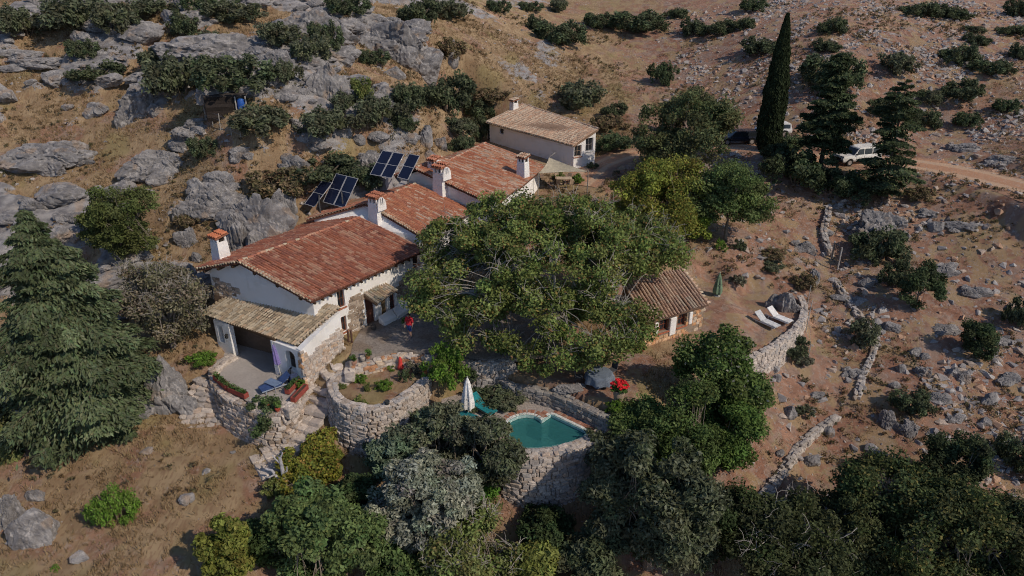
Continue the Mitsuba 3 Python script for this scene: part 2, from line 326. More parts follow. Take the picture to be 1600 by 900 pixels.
def lay(parent, name, items, bsdf='mat_vc', limit=300, rest='rubble_fill', kind='stone'):
    """items: (4x4 matrix, template, tone). The ones nearest to the camera become parts, the others one joined part."""
    items = sorted(items, key=lambda it: depth(it[0][:3, 3]) - 6 * np.linalg.norm(it[0][:3, 0]))
    for M, t, tone in items[:limit]:
        scene[part(parent, name)] = {**piece(kind, t, tone, bsdf)[0], 'to_world': T(M.tolist())}
    if items[limit:]:
        vs, fs, cs, n = [], [], [], 0
        for M, t, tone in items[limit:]:
            m = piece(kind, t, tone, bsdf)[1]; v = m.vertices @ M[:3, :3].T + M[:3, 3]
            vs.append(v); fs.append(m.faces + n); cs.append(np.tile(tone, (len(v), 1))); n += len(v)
        k = part(parent, rest); put(k, (np.vstack(vs), np.vstack(fs)), bsdf, color=np.vstack(cs)); tag(k, kind='stuff')
def stone_m(c, u, n, L, D, H, r):
    """Matrix of a stone centred on c, length L along u, depth D along n, height H."""
    u = np.asarray(u, float); n = np.asarray(n, float); w = np.cross(u, n); w /= np.linalg.norm(w)
    if w[2] < 0: w = -w
    a = r.uniform(-.09, .09); u2 = u * math.cos(a) + w * math.sin(a); w2 = -u * math.sin(a) + w * math.cos(a)
    M = np.eye(4); M[:3, 0], M[:3, 1], M[:3, 2], M[:3, 3] = u2 * L, n * D, w2 * H, c
    return M
def clad(O, u, n, region, sl, sh, tones, r, up=(0, 0, 1), depth_=.2, proud=.05, gap=.94):
    """Stones of a flat wall: O + s u + t up for (s, t) inside the shapely region, faces about proud in front of the plane."""
    u, n, up = (np.asarray(x, float) for x in (u, n, up)); out = []
    s0, t0, s1, t1 = region.bounds; t = t0
    while t < t1:
        h = sh * r.uniform(.75, 1.3); s = s0 - r.uniform(0, sl)
        while s < s1:
            L = sl * r.uniform(.55, 1.5)
            if region.contains(sg.Point(s + L / 2, t + h / 2)):
                c = O + u * (s + L / 2) + up * (t + h / 2) + n * (proud - depth_ / 2 + r.uniform(-.03, .03))
                out.append((stone_m(c, u, n, L * gap * 1.08, depth_, h * gap * 1.08, r), int(r.integers(len(STONE_T))), tones[int(r.integers(len(tones)))]))
            s += L
        t += h
    return out
def half_tile(L, r0, r1, th=.016, seg=6):
    a = np.linspace(math.radians(8), math.pi - math.radians(8), seg + 1)
    v = []
    for y, r_, z in ((-.5 * L, r0, .022), (.5 * L, r1, 0)):
        for q in (r_, r_ - th): v += [(q * math.cos(x), y, z + q * math.sin(x) - .02) for x in a]
    n = seg + 1; f = []
    def strip(p, q, flip):
        for i in range(seg):
            f.extend([(p + i, p + i + 1, q + i + 1), (p + i, q + i + 1, q + i)] if not flip else [(p + i, q + i + 1, p + i + 1), (p + i, q + i, q + i + 1)])
    strip(0, 2 * n, True); strip(n, 3 * n, False); strip(0, n, False); strip(2 * n, 3 * n, True)
    m = trimesh.Trimesh(v, f, process=False)
    return m
TILE_T = [half_tile(.46, .105, .088), half_tile(.46, .100, .086), half_tile(.40, .110, .10)]
RED = [(.38, .148, .092), (.42, .168, .105), (.35, .132, .085), (.44, .20, .13), (.41, .19, .13), (.30, .125, .09), (.47, .27, .19), (.40, .155, .095)]
REDB = [(.46, .19, .11), (.50, .215, .125), (.42, .165, .10), (.52, .28, .18), (.40, .165, .105), (.45, .20, .13), (.57, .42, .32)]
REDLICHEN = RED[:5] + [(.40, .25, .17), (.46, .34, .25), (.30, .20, .14), (.28, .15, .10)]
CREAM = [(.44, .36, .26), (.50, .42, .31), (.36, .285, .20), (.46, .34, .235), (.31, .25, .175), (.41, .36, .28), (.33, .31, .25)]
ROSE = [(.46, .32, .235), (.50, .37, .28), (.41, .265, .19), (.44, .36, .29), (.37, .27, .21), (.50, .41, .33)]
def roof_tiles(A, B, C, D, tones, r, pitch=.215, course=.33, wave=.03, patch=None):
    """Cover tiles on the slope with eave A-B and top D-C: columns run from the eave up."""
    A, B, C, D = (np.asarray(x, float) for x in (A, B, C, D)); out = []
    nc = max(2, int(round(np.linalg.norm(B - A) / pitch)))
    ph = r.uniform(0, 9)
    for c in range(nc):
        s = (c + .5) / nc; lo = A + (B - A) * s; hi = D + (C - D) * s; run = np.linalg.norm(hi - lo)
        nr = max(1, int(round(run / course))); y = (hi - lo) / run; x = (B - A) + ((C - D) - (B - A)) * .5; x -= y * (x @ y); x /= np.linalg.norm(x)
        zz = np.cross(x, y); wob = r.normal(0, .012); m0 = int(r.integers(len(tones)))
        for k in range(nr):
            t = (k + .5) / nr; p = lo + (hi - lo) * t + x * (wob + r.normal(0, .008)) + zz * (.055 + wave * (math.sin(s * 9 + ph) * math.sin(t * 5 + ph) - .0))
            w = meshkit.fbm(p / 1.1, 2, 7); m0 = int(r.integers(len(tones))) if r.uniform() < .22 else m0; m = int(r.integers(len(tones))) if r.uniform() < .22 else m0
            if patch is not None and w > .58: m = int(r.choice(patch))
            a = r.normal(0, .02); x2 = x * math.cos(a) + y * math.sin(a); y2 = y * math.cos(a) - x * math.sin(a)
            M = np.eye(4); M[:3, 0], M[:3, 1], M[:3, 2], M[:3, 3] = x2 * pitch / .215 * .76, y2, zz * 1.3, p
            out.append((M, int(r.integers(2)), tones[m]))
    return out
def line_tiles(a, b, tones, r, along=True, step=.34, side=None, scale=1.15, lift=.07):
    """A row of half tiles from a to b: along the line (ridge) or across it (verge, pointing to side)."""
    a, b = np.asarray(a, float), np.asarray(b, float); L = np.linalg.norm(b - a); u = (b - a) / L; out = []
    n = max(1, int(L / step))
    for k in range(n):
        p = a + (b - a) * (k + .5) / n + r.normal(0, .012, 3)
        y = u if along else np.asarray(side, float) - u * (u @ np.asarray(side, float)); y = y / np.linalg.norm(y)
        z = np.array([0, 0, 1.]) - y * y[2]; z /= np.linalg.norm(z); x = np.cross(y, z)
        M = np.eye(4); M[:3, 0], M[:3, 1], M[:3, 2], M[:3, 3] = x * scale, y * (1 if along else .8), z * scale, p + z * lift
        out.append((M, 2, tones[int(r.integers(len(tones)))]))
    return out
def slab(A, B, C, D, th):
    q = np.array([A, B, C, D], float); n = np.cross(q[1] - q[0], q[3] - q[0]); n /= np.linalg.norm(n)
    if n[2] < 0: n = -n
    return hull(np.vstack([q, q - n * th]))
def roof(parent, name, quad, tones, r, th=.13, deck=(.13, .06, .042), limit=300, patch=None, **k):
    rk_ = part(parent, name)
    put(rk_, slab(*quad, th), 'mat_vc', color=deck)
    lay(rk_, 'tile', roof_tiles(*quad, tones, r, patch=patch, **k), 'mat_tile', limit, 'tile_courses', 'tile')
    return rk_
def hitplane(px, py, O, n):
    b = (py - 450) / F; a = (px - 800) / F; d = np.array([a, CP - b * SP, -SP - b * CP]); o = np.array([0, 0, CZ])
    return o + d * (((np.asarray(O) - o) @ n) / (d @ n))
def opening_box(c, u, n, w, h, deep):
    return moved(trimesh.creation.box((w, deep * 2, h)), frame(c, u)) if True else None
def window(parent, c, u, n, w, h, wood=(.16, .07, .045), recess=.16, sill=(.40, .15, .09), name='window', bars=1, shutter=False):
    """A window set back in its opening, with frame, pane, glazing bars and a sill. c: centre on the wall's face."""
    u = np.asarray(u, float); n = np.asarray(n, float); m = frame(c - n * recess, u)
    m[:3, 1] = n; m[:3, 0] = np.cross(n, m[:3, 2])
    k = part(parent, name); fw = .08
    fr = [cbox((w, .07, fw), .01, (0, 0, s * (h - fw) / 2)) for s in (-1, 1)] + [cbox((fw, .07, h - 2 * fw), .01, (s * (w - fw) / 2, 0, 0)) for s in (-1, 1)]
    put(k, moved(cat(fr), m), 'mat_vc', color=wood)
    if shutter:
        for q in range(max(2, int(w / .16))):
            bw = (w - 2 * fw) / max(2, int(w / .16))
            put(part(k, 'board'), moved(cbox((bw * .94, .035, h - 2 * fw), .008, (-w / 2 + fw + bw * (q + .5), 0, 0)), m), 'mat_vc', color=np.array(wood) * (1 + .25 * ((q * 7) % 3 - 1)))
    else:
        put(part(k, 'pane'), moved(box((-w / 2 + fw, -.012, -h / 2 + fw), (w / 2 - fw, .0, h / 2 - fw)), m), 'mat_glass')
        for q in range(bars):
            x = -w / 2 + w * (q + 1) / (bars + 1); put(part(k, 'glazing_bar'), moved(cbox((.04, .03, h - 2 * fw), .008, (x, .012, 0)), m), 'mat_vc', color=wood)
        put(part(k, 'glazing_bar'), moved(cbox((w - 2 * fw, .026, .035), .008, (0, .014, 0)), m), 'mat_vc', color=wood)
    if sill is not None:
        put(part(k, 'sill'), moved(cbox((w + .16, recess + .14, .08), .015, (0, (recess + .10) / 2 - .02, -h / 2 - .042)), m), 'mat_vc', color=sill)
    return k
def chimney(parent, c, w, dpt, h, yaw, r, tones=RED, arch=False, label=None):
    """White chimney: tapered stack, short posts with smoke slots, a small tiled cap."""
    k = part(parent, 'chimney'); M = np.eye(4); ca, sa = math.cos(yaw), math.sin(yaw)
    M[:3, 0] = (ca, sa, 0); M[:3, 1] = (-sa, ca, 0); M[:3, 3] = c
    a, b = w / 2, dpt / 2; hs = h * .8
    st = hull([(sx * a * q, sy * b * q, z) for sx in (-1, 1) for sy in (-1, 1) for z, q in ((-.6, 1.08), (hs * .75, .92), (hs, .88))])
    put(k, moved(st, M), 'mat_plaster')
    if label: tag(k, label)
    ph = h * .16
    for sx in (-1, 0, 1):
        for sy in (-1, 1):
            put(part(k, 'cap_post'), moved(cbox((a * .3, b * .34, ph), .01, (sx * a * .70, sy * b * .68, hs + ph / 2)), M), 'mat_plaster')
    put(part(k, 'smoke_core'), moved(box((-a * .62, -b * .5, hs - .02), (a * .62, b * .5, hs + ph)), M), 'mat_vc', color=(.03, .025, .022))
    z = hs + ph; rise = .16 * dpt + .05
    q = [np.array([-a * 1.12, -b * 1.2, z]), np.array([a * 1.12, -b * 1.2, z]), np.array([a * 1.12, b * 1.2, z + rise]), np.array([-a * 1.12, b * 1.2, z + rise])]
    q = [M[:3, :3] @ x + M[:3, 3] for x in q]
    put(part(k, 'cap'), slab(*[x + (0, 0, .05) for x in q], .06), 'mat_vc', color=(.30, .13, .08))
    items = roof_tiles(*[x + (0, 0, .05) for x in q], tones, r, pitch=.24, course=.5, wave=0)
    lay(k, 'tile', items, 'mat_tile', 60, 'tile_courses', 'tile')
    if arch:
        pts = [(-b * 1.02, hs * .72), (b * 1.02, hs * .72)] + [(b * 1.02 * math.cos(t), hs * .8 + h * .32 * math.sin(t) + .1) for t in np.linspace(0, math.pi, 12)]
        s = sg.Polygon(pts)
        for x in (-.22, .22): s = s.difference(sg.box(b * x - b * .11, hs * .95, b * x + b * .11, hs * .95 + h * .22))
        g = trimesh.creation.extrude_polygon(s, .1, engine='earcut')
        R = np.eye(4); R[:3, 0] = (0, 1, 0); R[:3, 1] = (0, 0, 1); R[:3, 2] = (1, 0, 0); R[:3, 3] = (a * 1.13, 0, 0)
        put(part(k, 'arched_end'), moved(g, M @ R), 'mat_plaster')
    return k
def gable_body(E0, E1, R0, R1, L0, L1, ov_end, ov, z0, drop=.16):
    """Closed house body under a gable roof: inset from its edges, down to z0. L: rear eave."""
    u = (R1 - R0) / np.linalg.norm(R1 - R0); u = np.array([u[0], u[1], 0]); pts = []
    for a, s in ((0, 1), (1, -1)):
        e, t, l = ((E0, R0, L0), (E1, R1, L1))[a]; o = u * ov_end * s
        for q in (e, l):
            k = ov / np.linalg.norm((t - q)[:2]); p = q + (t - q) * k + o - (0, 0, drop)
            pts += [p, np.array([p[0], p[1], z0])]
        pts.append(t + o - (0, 0, drop))
    return pts, hull(pts)
def gable_ends(parent, quads_edges, r, tones):
    for a, b, side in quads_edges:
        lay(parent, 'verge_tile', line_tiles(a, b, tones, r, along=False, step=.24, side=side, scale=1.05, lift=.03), 'mat_tile', 120, 'verge_rest', 'tile')
def beam_ends(parent, a, b, inward, n, r, col=(.07, .045, .03), size=.14, length=.7):
    """Rafter ends showing under an eave."""
    for k in range(n):
        p = a + (b - a) * (k + .5) / n - np.array([0, 0, .24])
        put(part(parent, 'rafter'), bar(p, p + inward * length + np.array([0, 0, .1]), size), 'mat_vc', color=col)

# ---------------------------------------------------------------- the farmhouse with its porch
r = rs('farmhouse')
fh = thing('farmhouse', 'long white farmhouse with red tiled gable roof and cream tiled porch', 'house')
E0, R0, L0 = P(486, 472, 3.8), P(372, 410, 5.4), P(306, 421, 4.3)
R1 = P(562, 341, 5.4); U = (R1 - R0) / np.linalg.norm(R1 - R0); U[2] = 0; U /= np.linalg.norm(U)
NF = np.array([U[1], -U[0], 0])                                     # outward normal of the front wall
E1 = E0 + U * np.linalg.norm(R1 - R0); L1 = P(500, 341, 4.3)
bp, body = gable_body(E0, E1, R0, R1, L0, L1, .55, .45, -1.6)
fa = bp[0]; FO = np.array([fa[0], fa[1], 0.0]); FU = bp[5] - bp[0]; FU[2] = 0; FL = np.linalg.norm(FU); FU /= FL; FN = np.array([FU[1], -FU[0], 0])
man = mf(body); openings = []
def front(px0, py0, px1, py1):
    """Opening on the front wall between two photo corners: centre, width, height."""
    a, b = hitplane(px0, py0, FO, FN), hitplane(px1, py1, FO, FN)
    w = abs((b - a) @ FU); return (a + b) / 2, max(w, .5), max(abs(b[2] - a[2]), .4)
spec = [('window', (526, 456), (540, 478), {}), ('window', (531, 497), (543, 516), {}), ('door', (570, 468), (588, 512), {}),
        ('window', (595, 468), (606, 497), dict(shutter=True, wood=(.30, .20, .11), sill=(.6, .58, .56))), ('window', (608, 460), (618, 482), dict(wood=(.20, .06, .04), sill=(.6, .58, .56))), ('window', (644, 396), (654, 413), {})]
for kind, a, b, kw in spec:
    c, w, h = front(*a, *b)
    if kind == 'door': h = 2.1; c = np.array([c[0], c[1], 1.05 + gz(*(c[:2] + FN[:2] * .5))])
    w = min(w, 1.25); h = min(h, 2.1)
    openings.append((kind, c, w, h, kw)); man = man - mf(moved(trimesh.creation.box((w, .5, h)), frame(c, FU)))
put(part(fh, 'wall'), tm(man), 'mat_plaster')
for kind, c, w, h, kw in openings:
    if kind == 'window': window(fh, c, FU, FN, w, h, **kw)
    else:
        k = part(fh, 'door'); m = frame(c - FN * .2, FU); m[:3, 1] = FN; m[:3, 0] = np.cross(FN, m[:3, 2])
        put(k, moved(cat([cbox((.1, .1, h), .01, (s * (w - .1) / 2, 0, 0)) for s in (-1, 1)] + [cbox((w - .2, .1, .1), .01, (0, 0, h / 2 - .05))]), m), 'mat_vc', color=(.12, .05, .035))
        for q in range(5):
            bw = (w - .2) / 5; put(part(k, 'plank'), moved(cbox((bw * .95, .05, h - .12), .008, (-w / 2 + .1 + bw * (q + .5), 0, -.05)), m), 'mat_vc', color=np.array((.15, .06, .04)) * (1 + .12 * (q % 2)))
        hs = trimesh.creation.icosphere(1, .045); hs.apply_translation((w * .3, .07, 0)); put(part(k, 'handle'), moved(hs, m), 'mat_metal')
rf = roof(fh, 'roof', (E0, E1, R1, R0), RED, r, patch=[4, 5, 6, 2])
rb = roof(fh, 'rear_roof', (L1, L0, R0, R1), RED, r, limit=160, patch=[4, 5, 6, 2])
lay(rf, 'ridge_tile', line_tiles(R0, R1, RED + CREAM[:2], r), 'mat_tile', 60, 'ridge_rest', 'tile')
gable_ends(rf, [(E0 + U * .1, R0 + U * .1, -U)], r, CREAM); gable_ends(rb, [(R0 + U * .1, L0 + U * .1, -U)], r, CREAM)
beam_ends(fh, E0, E1, -NF, 16, r); beam_ends(fh, R0 + (E0 - R0) * .05, E0, U, 3, r, size=.2)
beam_ends(fh, L0, R0, U, 3, r, size=.2)
# stone patches of the front wall
st = []
for reg, tones in (([(545, 468), (566, 452), (569, 470), (569, 512), (546, 530)], BROWNS), ([(620, 445), (640, 420), (652, 425), (640, 470), (622, 468)], BROWNS)):
    q = [hitplane(a, b, FO, FN) for a, b in reg]; pl = sg.Polygon([((x - FO) @ FU, x[2]) for x in q])
    st += clad(FO, FU, FN, pl, .34, .24, tones, r, proud=.045)
GO = bp[0] * (1, 1, 0); GU = (bp[2] - bp[0]) * (1, 1, 0); GU /= np.linalg.norm(GU); GN = np.cross(GU, (0, 0, 1)); GN = GN if GN @ U < 0 else -GN
q = [hitplane(a, b, GO, GN) for a, b in [(333, 432), (352, 440), (378, 455), (350, 485), (334, 470)]]
st += clad(GO, GU, GN, sg.Polygon([((x - GO) @ GU, x[2]) for x in q]), .36, .24, BROWNS + PALE[3:5], r, proud=.045)
lay(fh, 'wall_stone', st, 'mat_vc', 300, 'stone_infill')
# left chimney, standing on the rear slope
chimney(fh, P(347, 406, 4.45), .95, .85, 1.75, math.atan2(U[1], U[0]) - math.pi / 2, r, tones=[(.52, .19, .10), (.48, .17, .09)], label='white chimney with orange tiled cap at the left end of the farmhouse')
# tiled canopy over the door
q = [P(588, 475, 1.95), P(620.5, 454, 1.95), P(596, 438.5, 2.55), P(562, 456, 2.55)]
cn = roof(fh, 'door_canopy', tuple(q), CREAM[2:] + BROWNS, r, th=.1, deck=(.14, .1, .075), course=.3)
for a, b in ((q[0] + (q[1] - q[0]) * .05, q[3]), (q[1], q[2])):
    put(part(cn, 'bracket'), bar(a - (0, 0, .16), b - (0, 0, .2), .1), 'mat_vc', color=(.10, .06, .04))
# white plastered bench and buttress by the windows
for nm, px in (('wall_bench', [(592, 505), (612, 492), (620, 500), (601, 510)]), ('wall_buttress', [(614, 492), (632, 478), (640, 488), (622, 500)])):
    g = [P(a, b, 0.0) for a, b in px]
    put(part(fh, nm), hull([p + (0, 0, z) for p, z in zip(g, (.5, .5, .28, .28))] + [p - (0, 0, .2) for p in g]), 'mat_plaster')
# porch
PE0, PE1, PT1, PT0 = P(317, 490, 1.3), P(464, 540, 1.3), P(531, 480, 2.95), P(381, 447, 2.95)
pr_ = roof(fh, 'porch_roof', (PE0, PE1, PT1, PT0), [CREAM[0], CREAM[1], CREAM[3], CREAM[2], (.43, .37, .285), (.27, .22, .16)], r, deck=(.13, .095, .065), pitch=.235, course=.35, patch=[4, 3])
gable_ends(pr_, [(PT1, PE1, NF)], r, CREAM[1:5]); gable_ends(pr_, [(PE0, PT0, -NF)], r, CREAM[1:5])
lay(pr_, 'ridge_tile', line_tiles(PT0, PT0 + (PT1 - PT0) * .72, CREAM, r), 'mat_tile', 60, 'ridge_rest', 'tile')
WF = -1.27
W0, W1 = P(343, 549, WF), P(477, 603.5, WF); WU = (W1 - W0) / np.linalg.norm(W1 - W0); WN = np.array([WU[1], -WU[0], 0]); WL = np.linalg.norm(W1 - W0)
def ws(px, py): return (P(px, py, WF) - W0) @ WU
s1, s2 = ws(371, 556), ws(434, 583)
def wall_piece(a, b, zt0, zt1, th=.35, zb=WF - .4):
    o = W0 * (1, 1, 0)
    return hull([o + WU * s + WN * n_ + np.array([0, 0, z]) for s, zt in ((a, zt0), (b, zt1)) for n_ in (0, -th) for z in (zb, zt)])
ztop = 1.22
put(part(fh, 'porch_pillar'), wall_piece(s1 - .42, s1, ztop, ztop), 'mat_plaster')
lw = mf(wall_piece(0, s1 - .43, ztop - .05, ztop - .05)) - mf(moved(trimesh.creation.box((.55, 1, 1.3)), frame(W0 + WU * (s1 - .43) * .5 + (0, 0, 1.5), WU)))
put(part(fh, 'porch_wall'), tm(lw), 'mat_plaster')
rw = mf(wall_piece(s2, WL - .02, ztop, ztop))
ac = W0 + WU * (s2 + (WL - s2) * .62); aw = .85
arch = sg.Polygon([(-aw / 2, 0), (aw / 2, 0)] + [(aw / 2 * math.cos(t), 1.05 + .35 * math.sin(t)) for t in np.linspace(0, math.pi, 11)])
am = trimesh.creation.extrude_polygon(arch, 1.0, engine='earcut'); R_ = np.eye(4); R_[:3, 0] = WU; R_[:3, 1] = (0, 0, 1); R_[:3, 2] = np.cross(WU, (0, 0, 1)); R_[:3, 3] = ac + (0, 0, .85) - R_[:3, 2] * .5
rw = rw - mf(moved(am, R_))
put(part(fh, 'porch_arch_wall'), tm(rw), 'mat_plaster')
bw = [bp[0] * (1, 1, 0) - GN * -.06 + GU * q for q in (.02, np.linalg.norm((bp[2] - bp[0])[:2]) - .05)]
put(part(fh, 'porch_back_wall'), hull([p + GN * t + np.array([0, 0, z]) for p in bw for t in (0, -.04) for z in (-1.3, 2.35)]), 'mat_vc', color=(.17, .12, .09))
put(part(fh, 'porch_beam'), bar(W0 + WU * (s1 - .3) - WN * .18 + (0, 0, ztop - WF + .07), W0 + WU * (s2 + .3) - WN * .18 + (0, 0, ztop - WF + .07), .22), 'mat_vc', color=(.10, .065, .04))
# the porch's right end wall: stone below, a white band under the roof edge
SO = P(478, 604, WF) * (1, 1, 0); SE = P(540.5, 568, -1.1) * (1, 1, 0); SU = (SE - SO) / np.linalg.norm(SE - SO); SN = np.array([SU[1], -SU[0], 0]); SL = np.linalg.norm(SE - SO)
zt0, zt1 = 1.32, 2.72
put(part(fh, 'porch_end_wall'), hull([SO + SU * s - SN * t + np.array([0, 0, z]) for s, zt in ((0, zt0), (SL, zt1)) for t in (0, .45) for z in (-3.0, zt)]), 'mat_plaster')
put(part(fh, 'porch_return_wall'), hull([SE - SU * s - SN * t + np.array([0, 0, z]) for s in (.01, .46) for t in (.46, 3.2) for z in (-1.2, zt1 - (0 if t < 1 else 0))]), 'mat_plaster')
reg = sg.Polygon([(0, -3.0), (SL, -3.0), (SL, zt1 - 1.0), (SL * .6, zt1 - 1.45), (SL * .2, zt0 - .55), (0, zt0 - .1)])
lay(fh, 'porch_stone', clad(SO, SU, SN, reg, .25, .18, PALE[:3] * 2 + PALE[4:5] * 2 + [(.47, .35, .26), (.44, .36, .30)], r, proud=.06) +
    clad(SO, WU * -1, WN, sg.Polygon([(-.02, -3), (.25, -3), (.25, zt0 - .1), (-.02, zt0 - .1)]), .34, .25, ORANGE[:3] + PALE[3:5], r, proud=.08), 'mat_vc', 300, 'stone_infill')
sheet('porch_floor', sg.Polygon([p[:2] for p in [P(335, 582, WF), P(344, 545, WF), P(380, 505, WF), P(478, 560, WF), P(476, 602, WF), P(438, 638, WF), P(392, 631, WF), P(352, 611, WF)]]), WF + .06, 'mat_concrete', 'worn grey concrete floor of the porch terrace')

# ---------------------------------------------------------------- the middle house
r = rs('middle'); mh = thing('middle_house', 'middle house with red gable roof, directly behind the farmhouse', 'house')
b_R0, b_R1 = P(571, 319, 6.3), P(649, 288.5, 6.3); b_E0, b_E1 = P(662, 372, 4.6), P(742, 331, 4.6); b_L0, b_L1 = P(478, 344, 5.0), P(592, 297, 5.0)
bp2, body2 = gable_body(b_E0, b_E1, b_R0, b_R1, b_L0, b_L1, .3, .4, .3)
put(part(mh, 'wall'), body2, 'mat_plaster')
k1 = roof(mh, 'roof', (b_E0, b_E1, b_R1, b_R0), REDB, r, patch=[3, 4, 2]); k2 = roof(mh, 'rear_roof', (b_L1, b_L0, b_R0, b_R1), REDLICHEN, r, limit=160)
lay(k1, 'ridge_tile', line_tiles(b_R0, b_R1, RED[3:5] + CREAM[:2], r), 'mat_tile', 60, 'ridge_rest', 'tile')
gable_ends(k1, [(b_E0 + U * .1, b_R0 + U * .1, -U)], r, CREAM); gable_ends(k2, [(b_R0 + U * .1, b_L0 + U * .1, -U)], r, CREAM[2:])
yaw = math.atan2(U[1], U[0]) - math.pi / 2
chimney(mh, P(590, 353, 4.75), 1.0, .85, 2.35, yaw, r, tones=RED[:3], arch=True, label='white chimney standing where the middle house meets the farmhouse roof')

# ---------------------------------------------------------------- the rear house
r = rs('rear'); rh = thing('rear_house', 'rear red tiled house with two arched white chimneys, just below the white house', 'house')
c_R0, c_R1 = P(648, 264, 7.4), P(690, 246, 7.4); d_R0, d_R1 = P(694, 255, 6.95), P(759, 224, 6.95)
c_E0 = P(775, 322, 5.6); d_E1 = P(852, 258, 5.6); c_E1 = c_E0 + (d_E1 - c_E0) * .40
c_L0, c_L1 = c_R0 + (c_R0 - c_E0) * .32 - (0, 0, -.0), c_R1 + (c_R1 - c_E1) * .32; d_L0, d_L1 = c_L1 + (0, 0, -.35), d_R1 + (d_R1 - d_E1) * .3
for q in (c_L0, c_L1, d_L0, d_L1): q[2] = 6.3
bpc, bodyc = gable_body(c_E0, d_E1, c_R0, d_R1, c_L0, d_L1, .3, .4, 1.6, drop=.3)
put(part(rh, 'wall'), bodyc, 'mat_plaster')
k1 = roof(rh, 'roof', (c_E0, c_E1, c_R1, c_R0), REDB, r, patch=[3, 6, 3]); k2 = roof(rh, 'lower_roof', (c_E1 - (0, 0, .2), d_E1 - (0, 0, .2), d_R1, d_R0), REDB + ROSE[:1], r, patch=[3, 6, 7, 3])
k3 = roof(rh, 'rear_roof', (c_L1, c_L0, c_R0, c_R1), REDLICHEN, r, limit=60); k4 = roof(rh, 'rear_roof', (d_L1, d_L0, d_R0, d_R1), REDLICHEN, r, limit=60)
lay(k1, 'ridge_tile', line_tiles(c_R0, c_R1, RED[3:5] + CREAM[:2], r), 'mat_tile', 60, 'ridge_rest', 'tile')
lay(k2, 'ridge_tile', line_tiles(d_R0, d_R1, ROSE[:2] + RED[3:5], r), 'mat_tile', 60, 'ridge_rest', 'tile')
gable_ends(k1, [(c_E0 + U * .1, c_R0 + U * .1, -U)], r, RED[3:5] + CREAM[:3])
chimney(rh, P(679, 281, 6.3), .85, .8, 1.75, yaw, r, tones=RED[1:4], arch=True, label='left one of the two arched white chimneys')
chimney(rh, P(690, 306, 5.5), 1.05, .95, 2.5, yaw, r, tones=RED[1:4], arch=True, label='nearer right one of the two arched white chimneys')
chimney(rh, P(817, 283, 5.2), .9, .8, 2.2, yaw, r, tones=ROSE[2:4], label='white chimney half hidden by walnut twigs')

# ---------------------------------------------------------------- the far white house
r = rs('far'); wh = thing('white_house', 'farthest house, white with one pale rose tiled slope and a small chimney at its left', 'house')
h0, h1 = P(759.5, 191, 6.1), P(897, 228, 6.1); h2, h3 = P(935, 202.5, 7.35), P(816, 163, 7.35)
hu = h1 - h0; hu[2] = 0; hu /= np.linalg.norm(hu); hn = np.array([hu[1], -hu[0], 0])
pts = []
for a, b, s in ((h0, h3, 1), (h1, h2, -1)):
    o = hu * .22 * s
    for q in (a + (b - a) * .06, a + (b - a) * .97): pts += [q + o - (0, 0, .2), np.array([*(q + o)[:2], 3.0])]
bodyd = mf(hull(pts))
wo = pts[0] * (1, 1, 0); eo = pts[4] * (1, 1, 0); eu = (pts[6] - pts[4]) * (1, 1, 0); eu /= np.linalg.norm(eu); en = np.array([eu[1], -eu[0], 0])
ops = []
for (px, py, w, h, O, u_, n_, kw) in ((784, 205, .75, .6, wo, hu, hn, dict(wood=(.10, .08, .07), sill=None)), (903, 236, .95, 1.15, eo, eu, en, dict(wood=(.34, .26, .2), sill=(.42, .22, .15))), (921, 226, 1.0, 1.35, eo, eu, en, dict(wood=(.30, .29, .29), sill=(.7, .68, .66)))):
    c = hitplane(px, py, O, n_); bodyd = bodyd - mf(moved(trimesh.creation.box((w, .44, h)), frame(c, u_))); ops.append((c, u_, n_, w, h, kw))
put(part(wh, 'wall'), tm(bodyd), 'mat_plaster')
for c, u_, n_, w, h, kw in ops: window(wh, c, u_, n_, w, h, **kw)
k1 = roof(wh, 'roof', (h0, h1, h2, h3), ROSE, r, deck=(.30, .2, .14))
lay(k1, 'ridge_tile', line_tiles(h3, h2, ROSE, r), 'mat_tile', 60, 'ridge_rest', 'tile')
lay(k1, 'eave_tile', line_tiles(h0, h1, CREAM[:2] + ROSE[3:], r, along=False, step=.36, side=hn, scale=1.35, lift=-.04), 'mat_tile', 80, 'eave_rest', 'tile')
chimney(wh, P(803, 175, 6.75), .8, .8, 1.35, math.atan2(hu[1], hu[0]), r, tones=ROSE, label='small white chimney with a flat tiled cap')
# lean-to at its left end
lo = pts[0] * (1, 1, 0); g = [lo - hu * s - hn * t for s in (.02, 1.3) for t in (.6, 2.8)]
put(part(wh, 'lean_to_wall'), hull([p + (0, 0, z) for p in g for z in (2.5, 5.6)]), 'mat_plaster')
q = [g[2] - hu * .2 + hn * .3 + (0, 0, 5.65), g[0] + hn * .3 + (0, 0, 5.65), g[1] + (0, 0, 6.0), g[3] - hu * .2 + (0, 0, 6.0)]
roof(wh, 'lean_to_roof', tuple(q), RED[2:6], r)
put(part(wh, 'lean_to_door'), cbox((.7, .06, 1.5), .01).apply_transform(frame(lo - hu * .68 - hn * .57 + (0, 0, 4.45), hu)), 'mat_vc', color=(.05, .07, .10))

